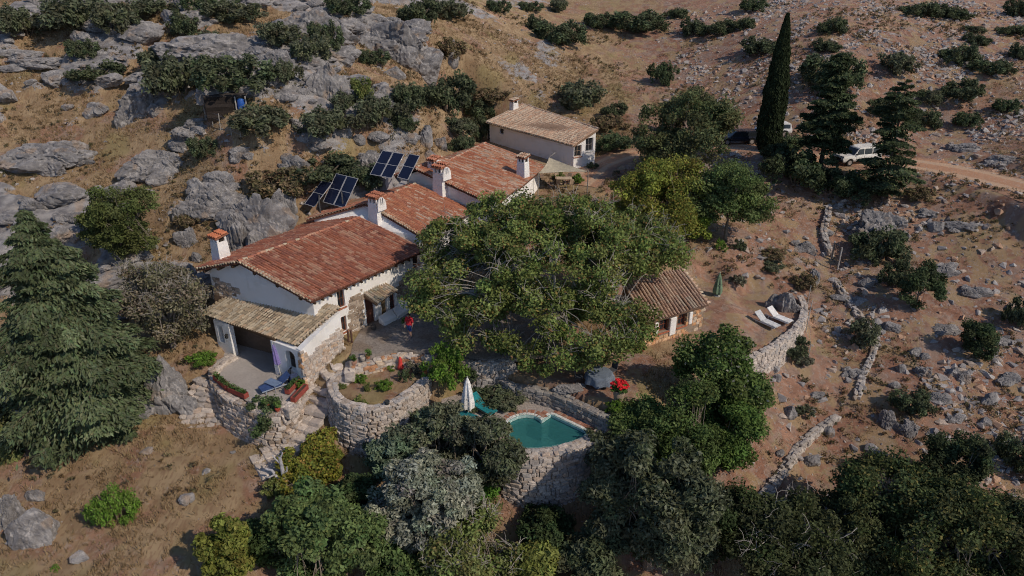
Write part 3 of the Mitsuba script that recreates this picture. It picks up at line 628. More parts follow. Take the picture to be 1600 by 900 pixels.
# ---------------------------------------------------------------- the stone cottage
r = rs('cottage'); sc_ = thing('stone_cottage', 'small orange stone cottage with a weathered tiled roof, right of the big walnut tree', 'house')
e0, e1 = P(1010, 506, 1.05), P(1108, 476, 1.05); t1_, t0_ = P(1066, 420, 2.5), P(970, 440, 2.5)
cu = (e1 - e0); cu[2] = 0; cu /= np.linalg.norm(cu); cn_ = np.array([cu[1], -cu[0], 0])
pts = []
for a, b, s in ((e0, t0_, 1), (e1, t1_, -1)):
    o = cu * .2 * s
    for q in (a + (b - a) * .08, b): pts += [q + o - (0, 0, .2), np.array([*(q + o)[:2], -1.3])]
co = pts[0] * (1, 1, 0); bodye = mf(hull(pts)); ops = []
for px0, py0, px1, py1 in ((1029, 496, 1047, 516), (1058, 487, 1074, 506)):
    a, b = hitplane(px0, py1, co, cn_), hitplane(px1, py0, co, cn_); c = (a + b) / 2; w = abs((b - a) @ cu); c[2] = .25; h = .95
    bodye = bodye - mf(moved(trimesh.creation.box((w, .8, h)), frame(c, cu))); ops.append((c, w, h))
put(part(sc_, 'wall'), tm(bodye), 'mat_mortar')
for c, w, h in ops: window(sc_, c, cu, cn_, w, h, wood=(.22, .07, .04), recess=.28, sill=(.42, .14, .08), bars=2)
L_ = (e1 - e0) @ cu - .4
reg = sg.box(0, -1.2, L_, .84)
for c, w, h in ops:
    s = (c - co) @ cu; reg = reg.difference(sg.box(s - w / 2 - .08, c[2] - h / 2 - .12, s + w / 2 + .08, c[2] + h / 2 + .1))
pil = []
for c, w, h in ops + [ops[0]]:
    pass
for px, py in ((1026, 498), (1051, 500), (1079, 487)):
    c = hitplane(px, py, co, cn_); s = (c - co) @ cu; pw = .3 if px != 1051 else .55; ph = .95 if px != 1051 else 1.35
    reg = reg.difference(sg.box(s - pw / 2, .72 - ph, s + pw / 2, .9)); pil.append((s, pw, ph))
for s, pw, ph in pil:
    put(part(sc_, 'white_pillar'), cbox((pw, .2, ph), .03).apply_transform(frame(co + cu * s + cn_ * .04 + np.array([0, 0, .74 - ph / 2]), cu)), 'mat_plaster')
lay(sc_, 'wall_stone', clad(co, cu, cn_, reg, .30, .22, ORANGE, r, proud=.05) + clad(co, -cn_, -cu, sg.box(0, -1.2, 3.4, .8), .32, .23, ORANGE[1:] + BROWNS[:2], r, proud=.05), 'mat_vc', 300, 'stone_infill')
k1 = roof(sc_, 'roof', (e0, e1, t1_, t0_), ROSE[:4] + [(.44, .29, .22), (.39, .26, .20), (.48, .34, .26), (.34, .24, .19)], r, deck=(.20, .13, .095), pitch=.27, course=.36, wave=.06)
lay(k1, 'verge_tile', line_tiles(e1, t1_, CREAM[:2] + ROSE[:3], r, along=False, step=.3, side=cu, scale=1.2, lift=.03), 'mat_tile', 60, 'verge_rest', 'tile')

# ---------------------------------------------------------------- dry stone walls
def resample(p, step=.1):
    p = np.asarray(p, float); k = np.r_[0, np.cumsum(np.linalg.norm(np.diff(p[:, :2], axis=0), axis=1))]
    n = max(4, int(k[-1] / step)); s = np.linspace(0, k[-1], n)
    q = np.stack([np.interp(s, k, p[:, i]) for i in range(p.shape[1])], 1)
    for _ in range(6): q[1:-1] = .5 * q[1:-1] + .25 * (q[:-2] + q[2:])
    return q, np.r_[0, np.cumsum(np.linalg.norm(np.diff(q[:, :2], axis=0), axis=1))]
def stone_wall(name, label, px, thick=.5, sl=.29, sh=.19, tones=PALE, batter=.12, free=False, height=None, ragged=.06, cap=1, limit=300, base=None, category='wall'):
    """px: rim (photo x, y, level) or, for a free wall, its foot on the ground. Outer face towards the camera side."""
    key = thing(name, label, category); r = rs(key + label)
    pts = [G(a[0], a[1]) + (0, 0, height) for a in px] if free else [P(*a) for a in px]
    q, s = resample(pts); L = s[-1]
    if free: q[:, 2] = [gz(x, y) + height * (.8 + .4 * meshkit.fbm(np.array([x, y, 0]) / 1.1, 2, 3)) for x, y in q[:, :2]]
    t = np.gradient(q[:, :2], axis=0); t /= np.linalg.norm(t, axis=1, keepdims=True); n = np.stack([t[:, 1], -t[:, 0]], 1)
    if n[:, 1].mean() > 0: n = -n
    zb = np.array([min(gz(*(a + m * (thick / 2 + .5))), gz(*(a + m * (thick / 2 + 1.0)))) for a, m in zip(q[:, :2], n)]) - .35
    if base is not None: zb = np.minimum(zb, base)
    # the core behind the stones
    H = q[:, 2] - zb; a = np.c_[q[:, :2] + n * (thick / 2 - .12), q[:, 2] - .12]; b = np.c_[q[:, :2] - n * (thick / 2 - .1), q[:, 2] - .12]
    c = np.c_[q[:, :2] + n * (thick / 2 - .12 + batter * H[:, None]), zb]; d = np.c_[q[:, :2] - n * (thick / 2 - .1), zb]
    m = len(q); v = np.vstack([a, b, d, c]); f = []
    for i in range(m - 1):
        for k in range(4):
            p0, p1 = k * m + i, ((k + 1) % 4) * m + i; f += [(p0, p1, p1 + 1), (p0, p1 + 1, p0 + 1)]
    f += [(0, m, 2 * m), (0, 2 * m, 3 * m), (m - 1, 3 * m - 1, 2 * m - 1), (m - 1, 4 * m - 1, 3 * m - 1)]
    put(part(key, 'core'), (v, np.array(f)), 'mat_mortar')
    out = []
    def at(x): return np.array([np.interp(x, s, q[:, 0]), np.interp(x, s, q[:, 1]), np.interp(x, s, q[:, 2])]), np.array([np.interp(x, s, t[:, 0]), np.interp(x, s, t[:, 1]), 0]), np.array([np.interp(x, s, n[:, 0]), np.interp(x, s, n[:, 1]), 0]), np.interp(x, s, zb)
    for side in ((1, -1) if free else (1,)):
        drop = 0
        while drop < H.max():
            h = sh * r.uniform(.6, 1.45); x = -r.uniform(0, sl)
            while x < L:
                w = sl * r.uniform(.4, 1.75); c, u, nn, z0 = at(np.clip(x + w / 2, 0, L)); z = c[2] - drop - h / 2
                if z > z0:
                    o = nn * side * (thick / 2 - .10 + (batter * (drop + h / 2) if side > 0 else 0) + r.uniform(-.03, .05))
                    p = c * (1, 1, 0) + o + np.array([0, 0, z + r.uniform(-.02, .02)])
                    out.append((stone_m(p, u, nn, w * 1.02, .26, h * 1.02, r), int(r.integers(10)), tones[int(r.integers(len(tones)))]))
                x += w
            drop += h
    for row in range(cap + 1):                                    # stones along the top
        x = 0
        while x < L:
            w = sl * r.uniform(.6, 1.5); c, u, nn, _ = at(min(x + w / 2, L)); h = sh * r.uniform(.5, .9)
            p = c + nn * ((row + .5) / (cap + 1) - .5) * thick * .95 + np.array([0, 0, r.uniform(-ragged, ragged) - .04])
            out.append((stone_m(p, u, nn, w, thick / (cap + 1) * 1.05, h, r), int(r.integers(10)), tones[int(r.integers(len(tones)))])); x += w
    lay(key, 'stone', out, 'mat_vc', limit, 'stone_fill')
    return key
z = -1.16
stone_wall('retaining_wall', 'curved stone terrace wall with red troughs in front of the porch', [(332, 579, z), (336, 597, z), (350, 615, z), (370, 626, z), (392, 636, z), (420, 644, z), (441, 643, z), (457, 627, z), (474, 601, z)], thick=.45, tones=PALE + BROWNS[:1], batter=.16)
stone_wall('seat_wall', 'low pale wall at the left edge of the porch floor', [(333, 578, -.95), (345, 566, -.95), (362, 555, -.9)], thick=.5, tones=PALE[:3], batter=.1)
stone_wall('planter_wall', 'curved pale stone wall holding the small vegetable bed', [(538, 577, -.72), (522, 592, -.72), (519, 606, -.74), (528, 621, -.74), (545, 631, -.74), (580, 638, -.74), (614, 629, -.74), (640, 611, -.72), (666, 590, -.72)], thick=.55, batter=.14, tones=PALE[:4] + GREYS[1:2])
stone_wall('bed_back_wall', 'low stone wall between courtyard and vegetable bed', [(548, 573, -.30), (578, 565, -.28), (614, 553, -.12), (650, 555, -.08), (690, 559, -.08)], thick=.45, tones=PALE[:3] + ORANGE[3:5])
stone_wall('pool_terrace_wall', 'grey rubble wall stepping down behind the pool deck', [(740, 560, -1.1), (760, 575, -1.1), (780, 590, -1.12), (802, 601, -1.14), (832, 605, -1.16), (862, 612, -1.16), (895, 625, -1.16), (930, 641, -1.16), (957, 655, -1.2)], thick=.5, tones=[(.27, .25, .24), (.33, .31, .29), (.22, .21, .20), (.30, .26, .22)])
stone_wall('pool_wall', 'tall curved stone wall below the swimming pool', [(796, 701, -1.99), (815, 707, -1.99), (838, 708, -1.99), (862, 706, -1.99), (885, 700, -1.99), (908, 691, -1.98), (930, 681, -1.95), (948, 669, -1.9), (960, 656, -1.75), (957, 646, -1.6)], thick=.75, sl=.32, sh=.21, tones=PALE + GREYS[:2], batter=.1, cap=2)
stone_wall('lounge_wall', 'curved wall of pale stones round the terrace with two white loungers', [(1150, 562, -1.5), (1170, 557, -1.42), (1190, 549, -1.36), (1215, 534, -1.3), (1238, 516, -1.25), (1253, 499, -1.22), (1257, 478, -1.2), (1250, 462, -1.2)], thick=.45, sl=.3, sh=.2, tones=PALE[:3] + GREYS[1:2])
stone_wall('tumbled_wall', 'tumbled line of white stones down the dry slope at lower right', [(1306, 655), (1286, 668), (1266, 684), (1247, 702), (1228, 732), (1208, 757), (1190, 780)], thick=.45, sl=.4, sh=.24, tones=[(.42, .38, .35), (.48, .44, .40), (.36, .33, .30)], free=True, height=.24, ragged=.18)
stone_wall('field_wall', 'low crumbling boundary wall leading down to the wire gate', [(1294, 330), (1291, 347), (1285, 363), (1288, 380), (1296, 400)], thick=.5, sl=.4, sh=.26, tones=GREYS + PALE[4:5], free=True, height=.4, ragged=.14)
stone_wall('stone_row', 'broken row of stones running from the gate towards the pine saplings', [(1306, 440), (1315, 460), (1333, 485), (1356, 510), (1369, 530), (1362, 560), (1346, 592), (1338, 622)], thick=.4, sl=.4, sh=.2, tones=GREYS + PALE[:1], free=True, height=.2, ragged=.14)
stone_wall('court_edge_wall', 'short rubble wall edging the courtyard under the walnut', [(690, 559, -.06), (715, 560, -.05), (745, 567, -.05), (775, 565, -.05), (800, 558, -.05)], thick=.45, tones=GREYS)
# pier at the corner of the terrace
for px, py, lab in ((402, 630, 'left'), (452, 640, 'right')):
    k = thing('stone_pier', f'squat pale stone pier at the {lab} end of the troughs on the terrace wall', 'pier'); r = rs(k); c = P(px, py, -1.1); o = []
    for a in range(3):
        for b in range(3):
            for l in range(3): o.append((stone_m(c + WU * (a - 1) * .24 + WN * (b - 1) * .22 + np.array([0, 0, -.28 + l * .22]), WU, WN, .27, .26, .24, r), int(r.integers(10)), PALE[int(r.integers(3))]))
    lay(k, 'stone', o)

# ---------------------------------------------------------------- stairs, path, courtyard, planters
r = rs('stairs'); sk = thing('stone_stairs', 'broad rough stone steps beside the porch terrace', 'stairs')
N = 10; core = []
for i in range(N):
    f = i / (N - 1); a = np.array([306, 590]) * (1 - f) + np.array([270, 676]) * f; b = np.array([337, 600]) * (1 - f) + np.array([360, 664]) * f; zt = -1.45 * (1 - f) - 3.35 * f
    A, B = P(*a, zt), P(*b, zt); u = (B - A) / np.linalg.norm(B - A); n = np.array([u[1], -u[0], 0]); W = np.linalg.norm(B - A)
    core.append(hull([p + n * s + np.array([0, 0, zz]) for p in (A, B) for s in (-.5, .30) for zz in (-.02 - .04, -1.2)]))
    x = 0; o = []
    while x < W:
        w = r.uniform(.35, .8); w = min(w, W - x + .1)
        M = stone_m(A + u * (x + w / 2) + n * (.12 + r.uniform(-.05, .05)) + np.array([0, 0, -.07 + r.uniform(-.02, .02)]), u, n, w * 1.0, .52, .22, r)
        o.append((M, int(r.integers(10)), PALE[int(r.integers(len(PALE)))])); x += w
    for M, t, tone in o: scene[part(sk, 'step_stone')] = {**piece('stone', t, tone)[0], 'to_world': T(M.tolist())}
put(part(sk, 'core'), cat(core), 'mat_mortar')
r = rs('path'); ctr = [P(*c) for c in [(552, 575, -.35), (530, 588, -.85), (510, 606, -1.35), (494, 630, -1.9), (480, 655, -2.45), (458, 688, -3.05), (430, 715, -3.5), (408, 728, -3.68)]]
q, s = resample(ctr, .05); i = 0; x = 0; core = []
put('stone_path', hull([P(548, 590, -1.6), P(500, 640, -2.8), P(540, 600, -1.9), P(505, 640, -3.0)]), 'mat_mortar'); tag('stone_path', 'pale flagstone path with shallow steps down to the meadow', kind='structure')
while x < s[-1] - .2:
    st_ = r.uniform(.5, .75); c = np.array([np.interp(x + st_ / 2, s, q[:, k]) for k in range(3)]); c2 = np.array([np.interp(min(x + st_, s[-1]), s, q[:, k]) for k in range(3)])
    u = c2 - c; u[2] = 0; u /= np.linalg.norm(u); n = np.array([u[1], -u[0], 0]); wd = 1.9; y = -wd / 2
    while y < wd / 2:
        w = r.uniform(.45, .8); zt = max(c[2], gz(*(c + n * (y + w / 2))[:2]) + .06)
        M = stone_m(c * (1, 1, 0) + n * (y + w / 2) + np.array([0, 0, zt - .14 + r.uniform(-.02, .02)]), u, n, st_ * 1.2, w * 1.18, .36, r)
        M[:3, 2] = (0, 0, .36)
        scene[part('stone_path', 'flagstone')] = {**piece('stone', int(r.integers(10)), PALE[int(r.integers(3))])[0], 'to_world': T(M.tolist())}; y += w
    x += st_
sheet('courtyard', sg.Polygon([p[:2] for p in [P(546, 566, 0), P(552, 535, 0), P(566, 512, 0), P(600, 495, 0), P(640, 478, 0), P(700, 470, 0), P(780, 480, 0), P(860, 505, 0), P(880, 545, 0), P(760, 562, 0), P(690, 550, 0), P(620, 547, 0), P(575, 556, 0)]]), .02, 'mat_paving', 'shaded stone paved courtyard under the walnut tree', thick=.5)
rng = rs('vegbed')
def trough(px0, px1, z, label, w=.34, h=.34):
    a, b = P(*px0, z), P(*px1, z); k = thing('planter_trough', label, 'planter'); L = np.linalg.norm(b - a); m = frame((a + b) / 2, b - a)
    put(part(k, 'box'), moved(cat([cbox((L, .05, h), .012, (0, s * (w / 2 - .025), h / 2)) for s in (-1, 1)] + [cbox((.05, w - .1, h), .012, (s * (L / 2 - .025), 0, h / 2)) for s in (-1, 1)]), m), 'mat_vc', color=(.30, .075, .06))
    put(part(k, 'soil'), moved(box((-L / 2 + .05, -w / 2 + .05, .02), (L / 2 - .05, w / 2 - .05, h - .06)), m), 'mat_vc', color=(.08, .055, .04))
    return k, a, b
TROUGHS = [trough((337, 592), (357, 609), -1.1, 'left one of two red troughs in a row on the curved terrace wall'), trough((359, 610), (386, 622), -1.1, 'red trough in the middle of the curved terrace wall, right of the left one'),
           trough((449, 616), (466, 598), -1.15, 'red trough on the terrace floor beside the longer outer trough'), trough((458, 629), (479, 607), -1.1, 'long red trough on the outer edge of the terrace wall')]

# ---------------------------------------------------------------- swimming pool
r = rs('pool'); pk = thing('swimming_pool', 'small teal swimming pool with a round end and a brick edge', 'pool')
WZ = -2.30
ex = np.array(POOL.exterior.coords)[:-1]
POOLS = POOL.buffer(.25).buffer(-.5).buffer(.25)
fl = trimesh.creation.extrude_polygon(POOL.buffer(.05), .1, engine='earcut'); fl.apply_translation((0, 0, -3.75)); put(part(pk, 'floor'), fl, 'mat_basin')
ring = trimesh.creation.extrude_polygon(POOL.buffer(.2).difference(POOL), 1.62, engine='earcut'); ring.apply_translation((0, 0, -3.7)); put(part(pk, 'basin_wall'), ring, 'mat_basin')
band = trimesh.creation.extrude_polygon(POOL.buffer(.02).difference(POOL.buffer(-.03)), .18, engine='earcut'); band.apply_translation((0, 0, -2.27)); put(part(pk, 'tile_band'), band, 'mat_vc', color=(.40, .55, .54))
ang = np.linspace(math.pi * .62, math.pi * 1.0, 9)
wm = trimesh.Trimesh(*[(np.c_[a_[0], np.zeros(len(a_[0]))], a_[1]) for a_ in [trimesh.creation.triangulate_polygon(POOL.buffer(-.002), engine='earcut')]][0], process=True)
wv, wf = trimesh.remesh.subdivide_to_size(wm.vertices, wm.faces, .09); wv = np.array(wv); wv[:, 2] = WZ + .03 * (meshkit.fbm(wv * (2.2, 3.4, 0) + 5, 3, 8) - .5)
wm = trimesh.Trimesh(wv, wf, process=True); put(part(pk, 'water'), wm, 'mat_water', smooth=True)
# white edging stones and brick coping along the back edge
back_ = np.array([P(a, b, -2.1) for a, b in [(790, 668), (792.5, 661), (798.5, 655), (809, 650.2), (822, 648.2), (835, 649.7), (842, 653.2), (846.5, 657.2), (861, 647), (891, 661.5), (922, 676.5)]])
q, s = resample(back_, .04)
q = back_; kk = np.r_[0, np.cumsum(np.linalg.norm(np.diff(q[:, :2], axis=0), axis=1))]
def onb(x): return np.array([np.interp(x, kk, q[:, 0]), np.interp(x, kk, q[:, 1]), 0])
for nm, off, w, dp, zt, cols in (('edge_tile', .10, .22, .2, -2.06, [(.62, .64, .60), (.5, .56, .54), (.68, .68, .65)]), ('coping_brick', .36, .2, .32, -2.055, [(.34, .16, .11), (.40, .21, .15), (.28, .13, .09), (.37, .24, .18)])):
    x = 0
    while x < kk[-1] - .05:
        a, b = onb(x), onb(min(x + w, kk[-1])); u = b - a; L = np.linalg.norm(u)
        if L < .02: x += w; continue
        u /= L; n = np.array([-u[1], u[0], 0]); c = (a + b) / 2 + n * off
        if not POOL.contains(sg.Point(*c[:2])):
            put(part(pk, nm), moved(cbox((w * .96, dp, .09), .012), frame(c + (0, 0, zt - .03 + r.uniform(-.006, .006)), u)), 'mat_vc', color=cols[int(r.integers(len(cols)))])
        x += w
dk = sg.Polygon([p[:2] for p in [P(a, b, -2.1) for a, b in [(688, 668), (690, 624), (745, 608), (800, 613), (862, 626), (930, 654), (958, 664), (925, 679), (905, 690), (885, 697), (860, 702), (835, 704), (812, 704), (790, 690)]]]).difference(POOL.buffer(.06))
sheet('pool_deck', dk, -2.075, 'mat_gravel', 'pebble deck around the swimming pool', thick=.08)

# ---------------------------------------------------------------- rocks
def rockcol(p, n, uv):
    a = fb(p.x * 1.1, p.y * 1.1, p.z * 1.6, 4); b = fb(p.x * 4.5, p.y * 4.5, p.z * 2.2, 3); g = nz(p.x * 17, p.y * 17, p.z * 17); st = fb(p.x * 5, p.y * 5, p.z * .6, 3)
    c = mx((.165, .16, .166), (.30, .29, .29), ss(.32, .68, a * .6 + b * .4))
    c = mx(c, (.40, .385, .38), ss(.62, .78, b) * .7)
    c = mx(c, (.34, .25, .18), ss(.60, .74, fb(p.x * .9 + 5, p.y * .9, p.z * .9, 3)) * .55)
    c = mx(c, (.15, .145, .145), ss(.58, .72, st) * .5)
    return c * (.86 + .28 * g)
scene['mat_rock'] = pr(mikit.proc(rockcol), .95, .15)
def boulder(r, sub=3, cuts=22, rough=.1, fiss=.14):
    m = trimesh.creation.icosphere(subdivisions=sub); d = m.vertices / np.linalg.norm(m.vertices, axis=1, keepdims=True)
    rad = np.full(len(d), 1.15)
    for _ in range(cuts):
        n = r.normal(size=3); n /= np.linalg.norm(n); k = d @ n; o = r.uniform(.62, .98)
        rad = np.where(k > .05, np.minimum(rad, o / np.maximum(k, .05)), rad)
    of = r.uniform(0, 90, 3)
    rad = rad * (1 + rough * 2 * (meshkit.fbm(d * 2.2 + of, 4, 2) - .5))
    q = d * (3.4, 3.4, .9) + of
    rd_ = 1 - np.abs(2 * meshkit.fbm(q, 3, 9) - 1)
    rad = rad * (1 - fiss * sstep(.86, .97, rd_)); q = d * (1.9, 4.6, 1.0) + of; rad = rad * (1 - fiss * .8 * sstep(.86, .97, 1 - np.abs(2 * meshkit.fbm(q, 2, 4) - 1)))
    return trimesh.Trimesh(d * rad[:, None], m.faces, process=False)
def rock_thing(name, label, px, py, w, h, n=1, tall=.5, group=None, sub=4, sink=.35):
    """A rock or outcrop whose visible body fills about w x h photo pixels around (px, py)."""
    key = thing(name, label, 'rock', group); r = rs(key + label); c = G(px, py + .22 * h); d = depth(c); W = w / 2 * d / F; D = max(.75 * W if n == 1 else W * .6, .4 * h * d / F); Hh = tall * h * d / F
    ms = []
    for k in range(n):
        m = boulder(r, sub if k < 2 else max(3, sub - 1) if px < 1000 else 3, fiss=.14 if n > 1 else .08)
        if n == 1: x, y, s = 0, 0, 1.
        else: x, y, s = (r.uniform(-1, 1) * .62, r.uniform(-.8, .8) * .7, r.uniform(.32, .58)) if k else (0, 0, .72)
        S = np.array([W * s * (1.0 if n == 1 else r.uniform(.85, 1.3)), D * s, max(Hh * (s if n > 1 else 1) * r.uniform(.8, 1.25), .12)]); a = r.uniform(-.5, .5)
        v = m.vertices * S; v = np.stack([v[:, 0] * math.cos(a) - v[:, 1] * math.sin(a), v[:, 0] * math.sin(a) + v[:, 1] * math.cos(a), v[:, 2]], 1)
        X_, Y_ = c[0] + x * W, c[1] + y * D
        v = v + (X_, Y_, gz(X_, Y_) + S[2] * (1 - 2 * sink) * .6); ms.append(trimesh.Trimesh(v, m.faces, process=False))
    put(key, cat(ms), 'mat_rock', smooth=False)
    return key
OUT = [  # px, py, w, h, pieces, tallness, label
 (85, 237, 150, 80, 9, .30, 'broad flat grey outcrop at the left edge, left of the split boulders'), (237, 258, 115, 60, 7, .45, 'cracked grey outcrop of split boulders, right of the broad flat one'),
 (222, 155, 80, 66, 5, .5, 'upright grey outcrop left of the bushes beside the dark shed'), (300, 82, 205, 62, 12, .45, 'long grey ledge at upper left above the dark shed'), (365, 92, 110, 45, 6, .45, 'right part of the long ledge, above the shed'),
 (60, 90, 120, 40, 8, .22, 'low grey ledges in the dry grass near the upper left edge'), (155, 166, 52, 42, 3, .35, 'flat grey slab left of the upright outcrop'),
 (295, 207, 80, 40, 4, .35, 'pale low outcrop below the dark shed'), (345, 276, 70, 45, 4, .4, 'rounded outcrop uphill of the rock face behind the farmhouse'), (375, 235, 45, 36, 3, .4, 'rough outcrop with white chips below the shed bushes'),
 (490, 45, 128, 54, 9, .55, 'tall fissured cliff at the top, left of the pillar rocks'), (625, 65, 130, 74, 10, .5, 'pillar-like fissured cliff at the top centre'), (517, 130, 84, 64, 6, .55, 'big smooth grey outcrop below the two-tone bush'),
 (435, 92, 64, 40, 4, .45, 'grey ledge between the bushes above the shed'), (580, 248, 48, 36, 4, .55, 'grey rocks just behind the rear solar panels'), (457, 250, 58, 36, 4, .5, 'grey outcrop uphill of the front solar panels'),
 (335, 305, 110, 60, 8, .5, 'jumble of grey rock left of the rock face behind the farmhouse'), (438, 322, 70, 52, 5, .6, 'dark upright rocks at the right end of the rock face'), (292, 372, 50, 40, 4, .5, 'grey ledge uphill of the farmhouse chimney'), (1478, 418, 60, 30, 5, .4, 'scattered grey rocks on the slope right of the pine sapling'), (1524, 452, 56, 30, 5, .4, 'grey rock cluster on the right slope above the lone small pine'), (1566, 528, 44, 30, 5, .4, 'grey rocks right of the lone small pine'), (1478, 512, 50, 28, 5, .4, 'grey rocks left of the lone small pine'), (1428, 548, 44, 24, 4, .4, 'low rocks below the jagged ones'), (1334, 578, 40, 24, 4, .4, 'half buried rocks left of the stone row end'),
 (1572, 590, 50, 36, 5, .4, 'grey rocks near the right edge below the small pine'), (1468, 620, 44, 34, 5, .4, 'grey rocks right of the lone dark shrub, above the low ones'), (1340, 470, 40, 20, 4, .35, 'broken rock below the big dark shrub'), (1510, 350, 60, 26, 5, .35, 'rubble rocks on the slope below the track at right'), (1450, 330, 40, 22, 4, .4, 'small rocks just below the track'),
 (888, 604, 64, 22, 5, .45, 'low rubble rocks on the terrace edge left of the red flowers'), (1508, 226, 52, 34, 7, .4, 'pale rubble bank above the bend of the track, left part'), (1556, 254, 64, 26, 7, .4, 'pale rubble bank above the bend of the track, right part'), (402, 350, 130, 78, 8, .75, 'steep smooth rock face close behind the farmhouse roof'), (470, 190, 38, 32, 3, .4, 'pale slab between bushes above the solar panels'), (613, 172, 34, 30, 3, .7, 'sharp white rock between the bushes uphill of the panels'),
 (305, 330, 70, 50, 6, .5, 'broken rocks left of the rock face behind the farmhouse'), (262, 600, 112, 118, 6, .45, 'large sloping grey rock beside the broad stone steps'), (48, 318, 54, 28, 3, .4, 'twin grey rocks above the big conifer'),
 (45, 352, 42, 40, 2, .5, 'dark split rock just above the big conifer top'), (112, 336, 60, 36, 4, .4, 'row of grey rocks right of the big conifer tip'), (300, 430, 34, 38, 3, .5, 'grey rock under the left eave of the farmhouse'),
 (308, 402, 30, 26, 2, .5, 'small dark rock left of the farmhouse chimney'), (231, 378, 42, 34, 3, .5, 'pale rock behind the grey thorny tree'), (15, 790, 52, 80, 5, .4, 'tall grey rocks at the lower left edge'), (58, 822, 80, 66, 1, .5, 'large round grey boulder at the lower left'),
 (55, 772, 44, 34, 2, .4, 'flat rock between the round boulder and the conifer'), (1367, 348, 100, 62, 8, .55, 'big rugged grey outcrop above the wire gate'), (1226, 472, 58, 48, 4, .75, 'big craggy boulder behind the two white loungers'),
 (1257, 383, 46, 34, 4, .4, 'grey rocks left of the field wall'), (1293, 362, 44, 22, 3, .35, 'flat rocks just inside the field wall'), (1389, 508, 40, 30, 4, .45, 'jagged rocks right of the stone row'), (1387, 645, 30, 58, 5, .4, 'long fin of grey rock left of the lone dark shrub'),
 (1420, 664, 34, 48, 5, .4, 'second fin of grey rock below the lone dark shrub'), (1442, 577, 34, 36, 4, .45, 'clump of grey rocks on the slope above the lone dark shrub'), (1501, 584, 34, 36, 4, .45, 'grey rocks under the small pine at the right'),
 (1344, 738, 56, 32, 4, .25, 'flat slab near the lower right trees'), (1276, 614, 40, 28, 3, .5, 'rugged rock in the dry grass below the lounge wall'), (1495, 652, 40, 22, 3, .4, 'low rocks right of the lone dark shrub'), (470, 262, 40, 24, 3, .4, 'small ledge above the brown bush')]
for px, py, w, h, n, tall, lab in OUT: rock_thing('limestone_outcrop' if n > 1 else 'boulder', lab, px, py, w, h, n + (2 if n > 3 else 0), tall * (1.4 if px < 720 and n > 1 else 1.1))
BOULD = [(618, 116, 34, 26, .75, 'round white boulder right of the smooth outcrop'), (707, 92, 24, 32, .75, 'upright boulder right of the pillar cliff'), (667, 218, 26, 32, .8, 'tall rounded boulder uphill of the rear house'), (690, 225, 26, 26, .6, 'flat faced boulder right of the tall rounded one'), (672, 243, 24, 22, .6, 'boulder just above the rear house ridge'),
 (105, 167, 26, 15, .5, 'small boulder above the broad flat outcrop'), (126, 870, 30, 20, .6, 'small grey boulder in the grass near the bottom left'), (292, 780, 30, 17, .6, 'lone grey boulder in the middle of the meadow'), (228, 704, 24, 14, .4, 'pale flat stone below the sloping rock'), (323, 736, 16, 12, .4, 'small stone in a green patch of the meadow'), (364, 706, 10, 7, .4, 'tiny pale stone below the broad steps'),
 (1234, 643, 26, 30, .5, 'smooth oval boulder standing in the dry grass'), (1270, 716, 34, 26, .5, 'dark boulder beside the tumbled white stones'), (1295, 674, 24, 22, .6, 'grey boulder against the tumbled white stones'), (1271, 437, 19, 32, .65, 'narrow upright rock left of the wire gate'), (1462, 353, 32, 24, .6, 'dark grey boulder on the slope below the track'), (1408, 574, 24, 18, .6, 'pale pointed boulder on the right slope'),
 (1399, 601, 22, 18, .5, 'dark boulder just above the lone dark shrub'), (1544, 624, 28, 26, .5, 'broad grey boulder near the right edge'), (1212, 576, 20, 16, .6, 'bluish boulder at the foot of the lounge wall'), (1214, 590, 20, 16, .6, 'pale boulder below the bluish one'), (1363, 702, 28, 22, .4, 'grey rock flush with the bare soil at lower right'), (1217, 707, 18, 18, .4, 'flat grey rock left of the tumbled white stones'), (1353, 442, 26, 18, .5, 'rock below the big dark shrub by the gate'),
 (1540, 658, 22, 20, .5, 'small grey rock below the broad one at the right edge'), (1318, 462, 40, 20, .2, 'flat pavement of rock beside the stone row'), (560, 217, 26, 16, .5, 'pale rock in the gap between bushes behind the panels'), (229, 300, 30, 16, .4, 'half buried rock above the yellow-green conifer')]
for px, py, w, h, tall, lab in BOULD: rock_thing('boulder', lab, px, py, w, h, 1, tall, sub=3)
r = rs('hillrocks'); HT = []; NAMED = []
for _ in range(8):
    m = boulder(r, 3, 16, .12, .10); HT.append((mikit.ply(m, 'mat_rock', smooth=False), m))
q = np.stack([r.uniform(-52, -7, 1500), r.uniform(43, 92, 1500)], 1); q = q[(rock_masks(q)[0] > .45) & (r.uniform(size=len(q)) < .75)]; cnt = 0
roofs = shapely.union_all([sg.MultiPoint([v[:2] for v in b_]).convex_hull.buffer(1.0) for b_ in (bp, bp2, bpc)])
for x, y in q:
    pz = gz(x, y); a = proj((x, y, pz))
    if not (0 < a[0] < 1600 and 0 < a[1] < 900) or roofs.contains(sg.Point(x, y)) or cnt >= 280: continue
    s = .45 * (1.7 / .45) ** (r.uniform() ** 1.6); an = r.uniform(-.6, .6); M = np.eye(4); M[:3, :3] = np.array([[math.cos(an), -math.sin(an), 0], [math.sin(an), math.cos(an), 0], [0, 0, 1]]) @ np.diag([s * r.uniform(.9, 1.6), s * r.uniform(.7, 1.0), s * r.uniform(.45, .8)]); M[:3, 3] = (x, y, pz + s * .12)
    k = num('hill_rock'); scene[k] = {**HT[int(r.integers(8))][0], 'to_world': T(M.tolist())}; cnt += 1; NAMED.append((k, a[0], a[1], 'rock'))
    tag(k, 'grey limestone rock jutting from the dry hillside left of the houses', 'rock', 'limestone rocks jutting from the left hillside')
